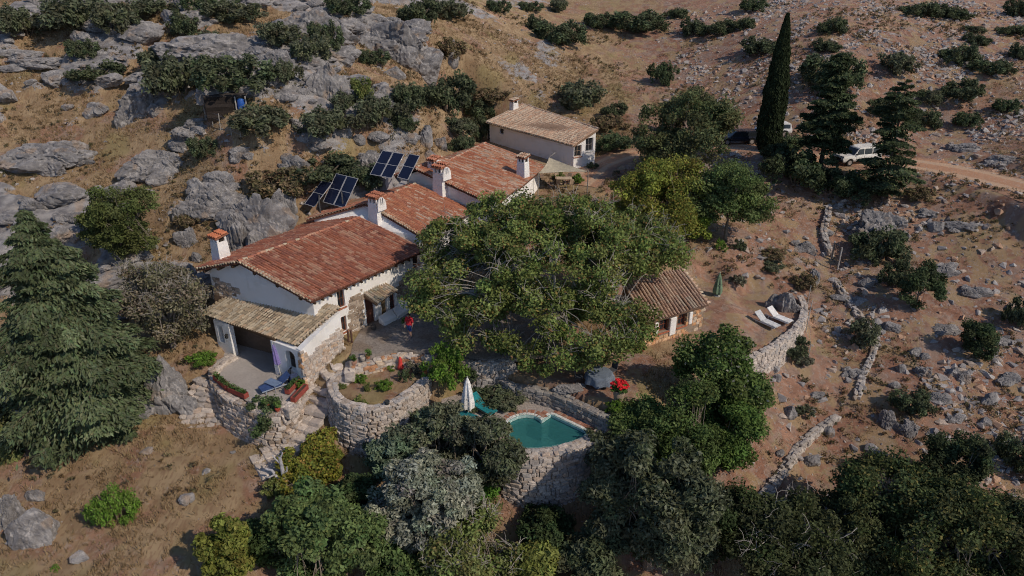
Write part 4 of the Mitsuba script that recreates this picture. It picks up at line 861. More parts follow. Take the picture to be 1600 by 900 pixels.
# loose stones: the larger ones one by one, the small ones as one mass
r = rs('loose'); items = []
occ = [G(o[0], o[1]) for o in OUT]
def scatter(n, x0, x1, y0, y1, dens, lo, hi, tones, big=.0):
    q = np.stack([r.uniform(x0, x1, n), r.uniform(y0, y1, n)], 1); w = dens(q); q = q[r.uniform(size=n) < w]
    z = gzs(q)
    for (x, y), zz in zip(q, z):
        s = lo * (hi / lo) ** (r.uniform() ** 2.6); a = r.uniform(0, 6.28); M = np.eye(4); ca, sa = math.cos(a), math.sin(a)
        S = np.array([s * r.uniform(.8, 1.5), s * r.uniform(.7, 1.1), s * r.uniform(.5, .85)])
        M[:3, :3] = np.array([[ca, -sa, 0], [sa, ca, 0], [0, 0, 1]]) @ np.diag(S); M[:3, 3] = (x, y, zz - S[2] * .02)
        items.append((M, int(r.integers(10)), tones[int(r.integers(len(tones)))]))
nopad = sg.MultiPolygon([p_ for p_, _, _ in PADS if p_.is_valid] ).buffer(.3) if False else shapely.union_all([p_.buffer(.4) for p_, _, _ in PADS])
roadline = sg.LineString(ROADC[:, :2]).buffer(2.1)
houses = shapely.union_all([sg.MultiPoint([v[:2] for v in b]).convex_hull.buffer(.3) for b in (bp, bp2, bpc)] + [sg.Polygon([p[:2] for p in (h0, h1, h2, h3)]).buffer(1), sg.Polygon([p[:2] for p in (e0, e1, t1_, t0_)]).buffer(.4)])
block = shapely.union_all([nopad, roadline, houses])
shapely.prepare(block)
def free(q): return 1.0 - shapely.contains_xy(block, q[:, 0], q[:, 1])
def dr_(q):
    p = np.c_[q, q[:, 0] * 0]; diag = np.stack([(q[:, 0] * .83 + q[:, 1] * .55) / 2, -q[:, 0] * .55 + q[:, 1] * .83, 0 * q[:, 0]], 1)
    return free(q) * sstep(12, 22, q[:, 0] - .12 * (q[:, 1] - 45)) * (.14 + .86 * sstep(.5, .68, meshkit.fbm(diag / 3.0, 3, 71)))
def dl_(q):
    p = np.c_[q, q[:, 0] * 0]; return free(q) * sstep(-8, -13, q[:, 0]) * sstep(40, 46, q[:, 1]) * sstep(.5, .7, meshkit.fbm(p / 3, 3, 72))
RCK = [(.33, .31, .31), (.40, .38, .37), (.27, .26, .265), (.36, .33, .31), (.40, .33, .28)]
scatter(90000, 10, 75, 28, 118, dr_, .12, .95, RCK + [(.42, .27, .19)])
scatter(9000, -60, -8, 40, 95, dl_, .10, .6, RCK)
scatter(2500, -5, 25, 78, 125, lambda q: free(q) * sstep(.5, .7, meshkit.fbm(np.c_[q, q[:, 0] * 0] / 3, 3, 73)), .12, .5, RCK)
scatter(260, 0, 22, 30, 50, lambda q: free(q) * .5, .08, .3, RCK)
scatter(60, -26, -8, 28, 36, lambda q: free(q) * .5, .06, .16, RCK)
items.sort(key=lambda it: -np.linalg.norm(it[0][:3, 0]) / depth(it[0][:3, 3]))
inview = [it for it in items if 0 < proj(it[0][:3, 3])[0] < 1600 and 0 < proj(it[0][:3, 3])[1] < 900]
for M, t, tone in inview[:240]:
    k = num('field_stone'); x_, y_ = M[0, 3], M[1, 3]
    scene[k] = {**piece('rock', t, tone)[0], 'to_world': T(M.tolist())}
    lab, grp = (('loose grey stone lying on the rocky hillside left of the houses', 'loose stones on the left hillside') if x_ < -6 else ('loose grey stone on the red slope above the track', 'loose stones above the track') if y_ > 72 else ('loose grey stone on the dry slope below the track', 'loose stones below the track'))
    tag(k, lab, 'stone', grp); a_ = proj(M[:3, 3]); NAMED.append((k, a_[0], a_[1], 'stone'))
used_ids = {id(it) for it in inview[:240]}
vs, fs, cs, n = [], [], [], 0
for it in items:
    if id(it) in used_ids: continue
    M, t, tone = it; m = ROCKT[t]; v = m.vertices @ M[:3, :3].T + M[:3, 3]; vs.append(v); fs.append(m.faces + n); cs.append(np.tile(tone, (len(v), 1))); n += len(v)
put('scattered_pebbles', (np.vstack(vs), np.vstack(fs)), 'mat_vc', color=np.vstack(cs)); tag('scattered_pebbles', 'small grey stones scattered over the dry hillsides', 'stones', kind='stuff')

# ---------------------------------------------------------------- foliage
def leaves(C, nrm, size, col, r, aspect=1.7, axis_=None):
    """One diamond-shaped leaf per centre: two triangles folded a little along the middle."""
    n = len(C); size = np.broadcast_to(size, (n,)); nrm = nrm / (np.linalg.norm(nrm, axis=1, keepdims=True) + 1e-9)
    a = r.normal(size=(n, 3)) if axis_ is None else axis_ + .25 * r.normal(size=(n, 3))
    a -= nrm * (a * nrm).sum(1, keepdims=True); a /= np.linalg.norm(a, axis=1, keepdims=True) + 1e-9; b = np.cross(nrm, a)
    s = size[:, None]; v = np.stack([C - a * s * aspect * .5, C + b * s * .5 + nrm * s * .12, C + a * s * aspect * .5, C - b * s * .5 + nrm * s * .12], 1).reshape(-1, 3)
    k = np.arange(n)[:, None] * 4; f = np.concatenate([k + [0, 2, 1], k + [0, 3, 2]], 1).reshape(-1, 3)
    return v, f, np.repeat(np.clip(col, 0, 1), 4, 0)
def unit(r, n):
    d = r.normal(size=(n, 3)); return d / np.linalg.norm(d, axis=1, keepdims=True)
def clumps(cent, rad, per, base, r, size, tint=.22, clump_tint=.2, up=.45, aspect=1.7, squash=.75, mixes=()):
    """Leaves gathered in clumps. mixes: (share, colour) of leaves of another colour."""
    m = len(cent); rad = np.broadcast_to(rad, (m,)); per = np.broadcast_to(per, (m,)).astype(int)
    i = np.repeat(np.arange(m), per); n = len(i); d = unit(r, n)
    C = cent[i] + d * (1, 1, squash) * (rad[i] * r.uniform(0, 1, n) ** .45)[:, None]
    nr = d * .55 + np.array([0, 0, up]) + .6 * r.normal(size=(n, 3))
    ct = (1 + clump_tint * r.normal(size=(m, 1)) + .045 * r.normal(size=(m, 3)))[i]
    col = np.asarray(base) * 1.65 * ct * (1 + tint * r.normal(size=(n, 1)))
    for share, cc in mixes:
        w = r.uniform(size=n) < share; col[w] = np.asarray(cc) * 1.45 * (1 + .2 * r.normal(size=(w.sum(), 1)))
    return leaves(C, nr, size * r.uniform(.7, 1.3, n), col, r, aspect)
def joinl(parts):
    n = 0; V, Fc, Cc = [], [], []
    for v, f, c in parts: V.append(v); Fc.append(f + n); Cc.append(c); n += len(v)
    return (np.vstack(V), np.vstack(Fc)), np.vstack(Cc)
def curve(a, b, r, bend=.18, n=6, sag=0):
    a, b = np.asarray(a, float), np.asarray(b, float); t = np.linspace(0, 1, n)[:, None]; L = np.linalg.norm(b - a)
    off = unit(r, 1) * L * bend * r.uniform(.3, 1); return a + (b - a) * t + off * (t * (1 - t) * 2) + np.array([0, 0, 1]) * (t * (1 - t) * 4) * L * .1 - np.array([0, 0, 1]) * t * t * sag
def limbs_to(base, fork, cent, r, r0, bark, nl=6, twig=.02):
    """Trunk mesh and limb mesh reaching every clump centre."""
    trunk = curve(base - (0, 0, .3), fork, r, .06, 7); tr = tube(trunk, np.linspace(r0 * 1.25, r0 * .72, 7), 9)
    m = len(cent); nl = min(nl, m); lab = r.integers(0, nl, m)
    ang = np.arctan2(*(cent[:, :2] - fork[:2]).T[::-1]); lab = ((ang + np.pi) / (2 * np.pi) * nl).astype(int) % nl
    ms = []
    for k in range(nl):
        idx = np.nonzero(lab == k)[0]
        if not len(idx): continue
        tip = cent[idx].mean(0) * .8 + fork * .2; lim = curve(fork, tip, r, .12, 7); rl = np.linspace(r0 * .55, r0 * .2, 7); ms.append(tube(lim, rl, 6, cap=False))
        sub = max(1, len(idx) // 7); order = idx[np.argsort(np.linalg.norm(cent[idx] - fork, axis=1))]
        for grp in np.array_split(r.permutation(order), sub):
            t = r.integers(2, 7); p0 = lim[t]; p1 = cent[grp].mean(0); br = curve(p0, p1, r, .12, 5); rb_ = np.linspace(rl[t] * .75, r0 * .09, 5); ms.append(tube(br, rb_, 5, cap=False))
            for c in grp:
                j = r.integers(2, 5); ms.append(tube(curve(br[j], cent[c], r, .15, 4), np.linspace(max(rb_[j] * .6, twig), twig * .6, 4), 4, cap=False))
    return tr, cat(ms)
def crown_points(lobes, n, r, shell=.5, gap=None, sc=2.0):
    """Clump centres in a set of ellipsoids (centre, radii), mostly near their surface."""
    vol = np.array([l[1][0] * l[1][1] * l[1][2] for l in lobes]) ** .75; out = []
    pick = r.choice(len(lobes), n * 3, p=vol / vol.sum()); d = unit(r, n * 3); rad = r.uniform(shell, 1, n * 3) ** .7
    C = np.array([lobes[i][0] for i in pick]); R = np.array([lobes[i][1] for i in pick]); p = C + d * R * rad[:, None]
    if gap is not None: p = p[meshkit.fbm(p / sc + 3.1, 2, 5) > gap]
    return p[:n]
def tree(name, label, base, lobes, n, per, col, r0=.2, crad=.55, leaf=.15, bark=(.20, .17, .14), fork=None, gap=.40, mixes=(), bare=0, up=.45, cat_='tree', clump_tint=.2, group=None, squash=.75, zmin=None, aspect=1.7):
    key = thing(name, label, cat_, group); r = rs(key + label); base = np.asarray(base, float)
    cent = crown_points(lobes, n, r, gap=gap); lo = base[2] + .25 if zmin is None else zmin; cent[:, 2] = np.maximum(cent[:, 2], lo + r.uniform(0, .5, len(cent)))
    gzc = gzs(cent[:, :2]); cent[:, 2] = np.maximum(cent[:, 2], gzc + .15)
    top = max(l[0][2] + l[1][2] for l in lobes)
    if fork is None: fork = base + np.array([0, 0, (top - base[2]) * .28])
    tr, lm = limbs_to(base, fork, cent, r, r0, bark)
    put(part(key, 'trunk'), tr, 'mat_vc', color=bark); put(part(key, 'limbs'), lm, 'mat_vc', color=np.array(bark) * 1.25)
    mesh, c = joinl([clumps(cent, crad * r.uniform(.7, 1.3, len(cent)), per if name == 'walnut_tree' else int(per * 1.05), col, r, leaf * (1 if name == 'walnut_tree' else .93), mixes=mixes, up=up, clump_tint=clump_tint, squash=squash, aspect=aspect)])
    put(part(key, 'crown'), mesh, 'mat_leaf', color=c)
    if bare:
        ms = []
        for i in r.choice(len(cent), min(bare, len(cent)), replace=False):
            for _ in range(4):
                e = cent[i] + unit(r, 1)[0] * (crad * 1.6) * (1, 1, .5) + np.array([0, 0, crad * .8]); w = curve(cent[i], e, r, .3, 4); ms.append(tube(w, [.022, .018, .014, .008], 3, cap=False))
                for _ in range(2):
                    j = r.integers(1, 3); ms.append(tube(curve(w[j], w[j] + unit(r, 1)[0] * crad * .7 + np.array([0, 0, .15]), r, .3, 3), [.013, .011, .007], 3, cap=False))
        kt = part(key, 'bare_twigs'); put(kt, cat(ms), 'mat_vc', color=(.36, .335, .31)); tag(kt, kind='stuff')
    return key
def top_for(base, py):
    """Height above base of a plant whose tip is seen at photo row py."""
    z = np.linspace(.3, 30, 400); y = np.array([proj(base + np.array([0, 0, q]))[1] for q in z]); return float(np.interp(-py, -y, z))
def px_tree(name, label, cx, basepy, toppy, w, n, per, col, depth_k=.85, low=.25, **k):
    """A round-crowned tree from its photo box: trunk foot (cx, basepy), tip row, crown width."""
    b = G(cx, basepy); H = top_for(b, toppy) * .93; mid = proj(b + np.array([0, 0, H * .55])); b[0] += (cx - mid[0]) * mid[2] / F; b[2] = gz(b[0], b[1]); d = depth(b + np.array([0, 0, H * .5])); R = w / 2 * d / F; r = rs(label)
    zc = b[2] + H * (low + 1) / 2; lobes = [(np.array([b[0], b[1], zc]), np.array([R * .8, R * .8 * depth_k, H * (1 - low) / 2]))]
    lobes[0] = (lobes[0][0], lobes[0][1] * (.8, .8, .92))
    for q in range(9):
        a = q * .7 + r.uniform(-.4, .4); s = r.uniform(.26, .5); m = r.uniform(.5, .80)
        lobes.append((np.array([b[0] + R * m * math.cos(a), b[1] + R * depth_k * m * math.sin(a), zc + H * r.uniform(-.28, .22)]), np.array([R * s, R * s * depth_k, H * r.uniform(.13, .26)])))
    return tree(name, label, b, lobes, n, per, col, **k)
# the walnut in front of the houses
wb = G(862, 548); LB = []
for dx, dy, z, rx, ry, rz in [(0, 0, 6.2, 6.4, 5.2, 2.9), (-5.2, -.6, 5.0, 4.0, 3.6, 2.5), (-7.0, -1.4, 3.6, 2.3, 2.2, 1.6), (5.2, 1.4, 6.0, 4.0, 3.4, 2.0), (7.4, 2.6, 5.9, 2.4, 2.1, 1.3), (-2.6, 3.2, 6.8, 3.6, 3.0, 2.4), (2.6, 3.6, 6.4, 3.9, 2.8, 2.3), (-1.5, -4.0, 3.6, 3.6, 2.6, 2.4), (2.6, -4.4, 3.2, 3.6, 2.4, 2.2), (-.3, -5.4, 1.9, 2.6, 1.5, 1.5), (-4.8, -3.6, 3.0, 2.0, 1.7, 1.7), (-6.3, 3.2, 5.0, 2.2, 2.2, 1.4), (-2.6, 3.9, 8.3, 2.0, 1.9, 1.3), (-6.6, 2.2, 6.4, 2.3, 2.0, 1.7), (-4.6, 3.2, 7.4, 2.4, 2.2, 1.6), (1.6, 3.2, 8.2, 2.3, 2.0, 1.2), (4.4, 3.4, 7.2, 2.0, 1.9, 1.2)]:
    LB.append((np.array([wb[0] + dx, wb[1] + dy + 1.5, wb[2] + z]), np.array([rx, ry, rz])))
tree('walnut_tree', 'huge spreading walnut tree with bare grey twigs in the middle of the courtyard', wb, LB, 660, 250, (.122, .158, .052), r0=.48, crad=.74, leaf=.122, bark=(.27, .25, .23), fork=wb + np.array([0, .8, 2.0]), gap=.445, mixes=[(.06, (.22, .17, .06)), (.04, (.20, .12, .06)), (.12, (.15, .18, .06))], bare=210, zmin=wb[2] + .4)
# other trees
px_tree('shrub', 'tall dark shrub in front of the terrace wall', 402, 690, 606, 64, 60, 110, (.062, .09, .042), r0=.08, crad=.42, leaf=.11, low=.0, cat_='bush')
px_tree('ash_tree', 'tall dull green tree right of the far white house', 1072, 285, 110, 165, 200, 195, (.085, .10, .05), r0=.3, crad=.85, leaf=0.156, gap=.38, low=.15, mixes=[(.12, (.15, .13, .06))])
px_tree('mulberry_tree', 'yellow-green tree between the walnut and the dull green tree', 1030, 375, 238, 165, 210, 195, (.17, .18, .045), r0=.22, crad=.8, leaf=0.140, low=.05, mixes=[(.2, (.12, .16, .04)), (.06, (.22, .16, .05))])
px_tree('almond_tree', 'mid green tree with a slim trunk, right of the yellow-green tree', 1142, 378, 240, 132, 170, 180, (.085, .115, .045), r0=.14, crad=.75, leaf=0.133, low=.18)
px_tree('bay_tree', 'bright green round tree at the right foot of the mulberry', 1085, 372, 318, 62, 60, 180, (.12, .17, .035), r0=.1, crad=.55, leaf=.16, low=.05)
px_tree('fig_tree', 'fresh green tree between the stone cottage and the pool', 1128, 668, 502, 128, 220, 195, (.075, .112, .038), r0=.2, crad=.7, leaf=0.133, low=.0, mixes=[(.1, (.14, .17, .06)), (.03, (.25, .25, .2))])
px_tree('fig_tree', 'green tree on the slope below the cottage tree, over dry grass', 1130, 735, 610, 110, 120, 180, (.075, .12, .035), r0=.15, crad=.65, leaf=0.125, low=.0)
px_tree('olive_tree', 'big dark olive tree at the bottom right of the pool wall', 1025, 885, 645, 200, 380, 225, (.072, .085, .05), r0=.3, crad=.62, leaf=.13, low=.05, mixes=[(.2, (.13, .145, .10))], aspect=2.4)
px_tree('olive_tree', 'dark olive tree leaning over the left side of the pool', 760, 755, 640, 118, 130, 210, (.07, .082, .05), r0=.2, crad=.5, leaf=.12, low=.05, mixes=[(.2, (.13, .14, .10))], aspect=2.4)
px_tree('olive_tree', 'grey-green olive in front of the white parasol', 690, 735, 618, 110, 120, 210, (.095, .11, .07), r0=.18, crad=.5, leaf=.12, low=.0, mixes=[(.2, (.14, .15, .11))], aspect=2.4)
px_tree('silver_olive', 'pale silver-leaved tree at the bottom centre', 652, 865, 690, 165, 230, 225, (.205, .218, .178), r0=.15, crad=.5, leaf=.115, low=.02, clump_tint=.12, mixes=[(.2, (.12, .135, .10))], aspect=2.4)
px_tree('rosemary_bush', 'blue-green feathery bush above the silver tree', 618, 765, 660, 92, 70, 195, (.12, .16, .11), r0=.1, crad=.45, leaf=.11, low=.0, cat_='bush', aspect=2.6)
px_tree('lemon_tree', 'tall green tree at the bottom left of the silver tree', 505, 905, 752, 170, 280, 210, (.085, .125, .05), r0=.2, crad=.55, leaf=.14, low=.0, mixes=[(.1, (.13, .16, .06))])
px_tree('pear_tree', 'light green tree with bare branches at the bottom centre', 735, 905, 778, 140, 130, 135, (.125, .15, .055), r0=.14, crad=.55, leaf=.13, low=.05, bare=60, mixes=[(.1, (.18, .15, .07))])
px_tree('laurel_bush', 'glossy bright green bush in the dark below the olive', 745, 775, 708, 66, 60, 180, (.06, .13, .025), r0=.08, crad=.45, leaf=.14, low=.0, cat_='bush')
px_tree('willow_sapling', 'yellow-green drooping sapling at the bottom edge below the pool', 850, 918, 848, 100, 70, 135, (.15, .17, .05), r0=.07, crad=.45, leaf=.13, low=.0, aspect=3, cat_='tree')
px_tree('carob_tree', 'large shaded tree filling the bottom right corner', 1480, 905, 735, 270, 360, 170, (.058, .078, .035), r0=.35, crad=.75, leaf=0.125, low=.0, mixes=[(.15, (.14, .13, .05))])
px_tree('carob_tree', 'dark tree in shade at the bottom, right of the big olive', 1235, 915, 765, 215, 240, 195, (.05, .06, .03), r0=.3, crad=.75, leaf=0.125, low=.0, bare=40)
px_tree('walnut_sapling', 'yellowing vine-covered hedge tree at the left of the bottom trees', 352, 905, 792, 66, 90, 180, (.12, .13, .035), r0=.08, crad=.42, leaf=.14, low=.0, mixes=[(.2, (.09, .12, .03))])
px_tree('thorn_tree', 'grey-brown leafless looking tree left of the farmhouse', 255, 545, 395, 145, 190, 105, (.155, .14, .10), r0=.18, crad=.62, leaf=.12, low=.05, bare=110, bark=(.25, .22, .2), mixes=[(.3, (.10, .105, .06))])
px_tree('fig_tree', 'green tree filling the gap between big olive and cottage tree', 1015, 735, 622, 115, 170, 190, (.075, .11, .04), r0=.15, crad=.55, leaf=.11, low=.0)
px_tree('fig_tree', 'deep green tree between gap tree and cottage tree', 1075, 740, 575, 120, 150, 170, (.075, .108, .038), r0=.15, crad=.6, leaf=.11, low=.0)
px_tree('olive_tree', 'grey-green olive against the right side of the pool wall', 965, 800, 690, 90, 90, 190, (.075, .09, .055), r0=.12, crad=.45, leaf=.11, low=.0, aspect=2.4)
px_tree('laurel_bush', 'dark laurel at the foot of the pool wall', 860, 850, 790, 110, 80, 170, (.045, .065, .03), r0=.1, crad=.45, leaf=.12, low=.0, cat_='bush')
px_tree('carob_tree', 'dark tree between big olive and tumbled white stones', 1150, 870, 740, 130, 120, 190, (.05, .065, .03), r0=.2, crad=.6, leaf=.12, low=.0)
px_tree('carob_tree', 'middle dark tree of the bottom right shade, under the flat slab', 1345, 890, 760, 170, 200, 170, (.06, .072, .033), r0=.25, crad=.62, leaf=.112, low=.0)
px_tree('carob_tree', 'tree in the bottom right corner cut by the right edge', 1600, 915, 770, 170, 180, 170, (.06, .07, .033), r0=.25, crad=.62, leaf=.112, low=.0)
px_tree('olive_tree', 'low olive at the bottom edge left of the big olive', 930, 930, 840, 120, 110, 190, (.075, .09, .052), r0=.12, crad=.5, leaf=.12, low=.0, aspect=2.4)
px_tree('laurel_bush', 'dark laurel under the silver tree at the bottom edge', 620, 925, 850, 110, 100, 170, (.07, .105, .04), r0=.1, crad=.5, leaf=.13, low=.0, cat_='bush')
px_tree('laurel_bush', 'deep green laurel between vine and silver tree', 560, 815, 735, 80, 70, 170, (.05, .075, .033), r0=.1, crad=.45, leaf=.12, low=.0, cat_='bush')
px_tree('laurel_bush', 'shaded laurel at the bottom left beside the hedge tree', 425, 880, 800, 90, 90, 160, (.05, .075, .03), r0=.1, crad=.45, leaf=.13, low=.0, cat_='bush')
# the vine on its frame beside the path
b = G(487, 775); vb = [(np.array([G(x, y)[0], G(x, y)[1], G(x, y)[2] + z]), np.array(s)) for x, y, z, s in ((470, 735, .8, (1.1, 1.0, .7)), (500, 710, 1.0, (1.0, 1.0, .7)), (495, 755, .9, (1.3, 1.2, .8)), (520, 735, .8, (.8, .9, .7)), (455, 770, .6, (.9, .8, .6)))]
tree('grape_vine', 'yellow-green grape vine sprawling beside the flagstone path', b, vb, 130, 130, (.16, .165, .035), r0=.08, crad=.42, leaf=.13, gap=.3, mixes=[(.15, (.22, .15, .05)), (.25, (.11, .14, .035))], cat_='vine', clump_tint=.14)

# ---------------------------------------------------------------- conifers
def conifer(name, label, base, H, R, nb, col, r0=.25, leaf=.16, droop=.28, power=.75, start=.06, per=34, bark=(.14, .11, .09), tuft=False, flat=.35, jitter=.25, prof=None):
    key = thing(name, label, 'tree'); r = rs(key + label); base = np.asarray(base, float); tip = base + np.array([r.normal(0, .2), r.normal(0, .2), H])
    put(part(key, 'trunk'), tube(curve(base - (0, 0, .3), tip, r, .015, 8), np.linspace(r0, .03, 8), 8), 'mat_vc', color=bark)
    C, A, N, S, br, B = [], [], [], [], [], []
    for k in range(nb):
        h = start + (1 - start) * (k + r.uniform()) / nb; a = k * 2.39996 + r.normal(0, .25); L = max(R * ((1 - h) ** power if prof is None else np.interp(h, *prof)) * r.uniform(1 - jitter, 1 + jitter * .6), .25)
        o = base + (tip - base) * h; d = np.array([math.cos(a), math.sin(a), 0]); t = np.linspace(0, 1, 6)[:, None]
        p = o + d * L * t + np.array([0, 0, 1]) * (.22 * L * t - (droop + .22) * L * t * t); br.append(tube(p, np.linspace(max(r0 * .28 * (1 - h), .02), .01, 6), 4, cap=False))
        n = max(8, int(per * (.35 + L / R * 5.0))); bt = 1 + .2 * r.normal()
        u = r.uniform(.12, 1.04, n) ** .75; side = r.normal(0, 1, n) * (.30 * L * (1.12 - u) + .12); sid = np.array([-d[1], d[0], 0])
        q = np.stack([np.interp(np.clip(u, 0, 1), t[:, 0], p[:, i]) for i in range(3)], 1) + d * (np.maximum(u - 1, 0) * L)[:, None] + sid * side[:, None] - np.array([0, 0, 1]) * (np.abs(side) * .35 + r.uniform(-.10, .16, n) * L * flat)[:, None]
        ax = d * .8 + sid * np.sign(side)[:, None] * .5 + np.array([0, 0, -.45 if not tuft else .35]) + .2 * r.normal(size=(n, 3))
        C.append(q); A.append(ax); N.append(np.array([0, 0, .8]) + d * .5 + .5 * r.normal(size=(n, 3))); S.append(r.uniform(.7, 1.4, n)); B.append(np.full(n, bt))
    C, A, N, S, B = map(np.concatenate, (C, A, N, S, B)); colr = np.asarray(col) * 1.72 * B[:, None] * (1 + .2 * r.normal(size=(len(C), 1))) * (1 + .06 * r.normal(size=(len(C), 3)))
    C[:, 2] = np.maximum(C[:, 2], gzs(C[:, :2]) + .1)
    v, f, c = leaves(C, N, leaf * S, colr, r, aspect=2.6, axis_=A)
    put(part(key, 'branches'), cat(br), 'mat_vc', color=bark); put(part(key, 'foliage'), (v, f), 'mat_leaf', color=c); return key
b = G(142, 672); conifer('cypress_tree', 'huge spreading blue-green conifer at the left, drooping plumes', b, top_for(b, 330), 3.45, 290, (.082, .104, .058), r0=.4, leaf=.118, per=130, start=.02, droop=.16, jitter=.75, flat=.42, prof=([0, .12, .3, .55, .8, .93, 1], [.6, .9, 1, .84, .5, .24, .04]))
b = G(8, 690); conifer('juniper_tree', 'olive green conifer cut by the left edge beside the huge one', b, 3.2, 2.0, 90, (.095, .105, .045), leaf=.15, per=40, start=.0)
px_tree('juniper_tree', 'broad rounded yellow-green juniper above the huge conifer', 180, 412, 268, 112, 190, 200, (.078, .092, .036), r0=.15, crad=.55, leaf=.11, low=.0)
b = G(1280, 268); conifer('pine_tree', 'dark pine just right of the slim cypress', b, top_for(b, 82), 2.9, 90, (.055, .072, .038), r0=.25, leaf=.14, per=110, start=.2, droop=-.05, power=.45, tuft=True, flat=.34, jitter=.6)
b = G(1378, 312); conifer('pine_tree', 'thin layered pine hiding the back of the white car', b, top_for(b, 126), 3.0, 58, (.055, .07, .038), r0=.16, leaf=.14, per=95, start=.06, droop=-.02, power=.4, tuft=True, flat=.24, jitter=.7)
px_tree('pine_sapling', 'small pine sapling right of the big dark shrub by the gate', 1440, 484, 402, 62, 80, 140, (.052, .07, .036), r0=.08, crad=.4, leaf=.11, low=.0)
px_tree('pine_sapling', 'lone small pine on the right slope near the edge', 1530, 562, 498, 54, 70, 140, (.05, .068, .035), r0=.08, crad=.4, leaf=.11, low=.0)
px_tree('pine_sapling', 'bushy dark pine rising above the bottom right tree', 1500, 775, 668, 108, 110, 160, (.05, .066, .035), r0=.1, crad=.5, leaf=.11, low=.0)
def column_cypress(label, base, H, R):
    key = thing('slim_cypress', label, 'tree'); r = rs(label); n = 15000; h = r.uniform(0, 1, n) ** .9; a = r.uniform(0, 6.283, n)
    pr_h = np.interp(h, [0, .05, .2, .45, .75, .92, 1], [.55, .85, 1, .9, .55, .25, .06]); lump = .78 + .44 * meshkit.fbm(np.stack([np.cos(a) * 1.6, np.sin(a) * 1.6, h * 11], 1), 2, 3)
    rad = R * pr_h * lump * r.uniform(.55, 1.05, n) ** .5; d = np.stack([np.cos(a), np.sin(a), 0 * a], 1); C = base + d * rad[:, None] + np.array([0, 0, 1]) * (h * H)[:, None]
    col = np.array((.045, .062, .033)) * (1 + .2 * r.normal(size=(n, 1)) + .3 * (lump[:, None] - 1))
    v, f, c = leaves(C, d + .5 * r.normal(size=(n, 3)), .16 * r.uniform(.7, 1.3, n), col, r, 2.4, axis_=np.array([0, 0, 1.]) + d * .25)
    put(part(key, 'trunk'), tube(np.array([base - (0, 0, .3), base + (0, 0, H * .9)]), [.2, .04], 8), 'mat_vc', color=(.15, .12, .1)); put(part(key, 'foliage'), (v, f), 'mat_leaf', color=c)
b = G(1198, 236); column_cypress('tall slim dark cypress standing by the track', b, top_for(b, 22), 1.32)

# ---------------------------------------------------------------- bushes of the hillsides
BV = {}
def bush_variant(kind, k, big):
    if (kind, k, big) in BV: return BV[kind, k, big]
    base, mixes, asp = {'j': ((.062, .078, .046), [(.2, (.095, .11, .065))], 1.9), 'o': ((.088, .098, .062), [(.2, (.12, .13, .09))], 2.0), 'l': ((.12, .14, .05), [(.2, (.09, .12, .04))], 1.7), 'g': ((.125, .13, .095), [(.25, (.16, .15, .11))], 2.2), 'b': ((.145, .11, .07), [(.3, (.10, .095, .05))], 2.4), 'v': ((.085, .15, .028), [(.2, (.12, .17, .05))], 1.6), 's': ((.06, .082, .045), [(.15, (.09, .11, .06))], 1.8)}[kind]
    r = rs(f'{kind}{k}{big}'); base = np.array(base) * (1, .92, 1.18, 1.05)[k]; nl = 9 if big else 6; lob = []
    for q in range(nl):
        a = q * 2.4 + r.uniform(-.3, .3); m = r.uniform(.25, .72) if q else 0
        lob.append((np.array([m * math.cos(a), m * math.sin(a), r.uniform(.25, .62) if q else .5]), np.array([1, 1, .9]) * r.uniform(.26, .44)))
    cent = crown_points(lob, 95 if big else 42, r, shell=.35); cent[:, 2] = np.clip(cent[:, 2], .06, .93)
    mesh, c = joinl([clumps(cent, .15 * r.uniform(.7, 1.3, len(cent)), 52 if big else 44, base, r, .056 if big else .071, aspect=asp, mixes=mixes, up=.5, squash=.9)])
    BV[kind, k, big] = mikit.ply(mesh, 'mat_leaf', uv=enc(c)); return BV[kind, k, big]
STEM = mikit.ply(cat([tube(np.array([(0, 0, -.2), (x * .3, y * .3, .3), (x * .7, y * .7, .62)]), [.04, .03, .012], 4, cap=False) for x, y in ((.6, .2), (-.5, .4), (.1, -.6), (-.2, -.2), (.3, .6))]), 'mat_vc', uv=enc(np.tile((.16, .13, .10), (5 * 12, 1))))
def bush(name, label, cx, cy, w, h, kind='j', group=None, cat_='bush', hk=1.0):
    key = thing(name, label, cat_, group); r = rs(key + label); g = G(cx, cy + h * .30); v_ = r.uniform(); kind = kind if kind != 'j' or 'dark' in label else ('o' if v_ < .34 else 's' if v_ < .5 else kind); hk = hk * r.uniform(.85, 1.3); d = depth(g); R = w / 2 * d / F * (1.34 if cx < 760 and cy < 330 else 1.22)
    H = max(h * d / F * .80 * hk, R * .5); D = min(max(R * .85, .45 * h * d / F), 1.3 * R); a = r.uniform(-.35, .35)
    M = np.eye(4); ca, sa = math.cos(a), math.sin(a); M[:3, :3] = np.diag([R, D, H]) @ np.array([[ca, -sa, 0], [sa, ca, 0], [0, 0, 1]]); k = int(r.integers(4))
    M[:3, 3] = (g[0], g[1], g[2] - .08)
    scene[key + '__foliage'] = {**bush_variant(kind, k, R > 1.15), 'to_world': T(M.tolist())}
    if w > 35: scene[key + '__stems'] = {**STEM, 'to_world': T(M.tolist())}
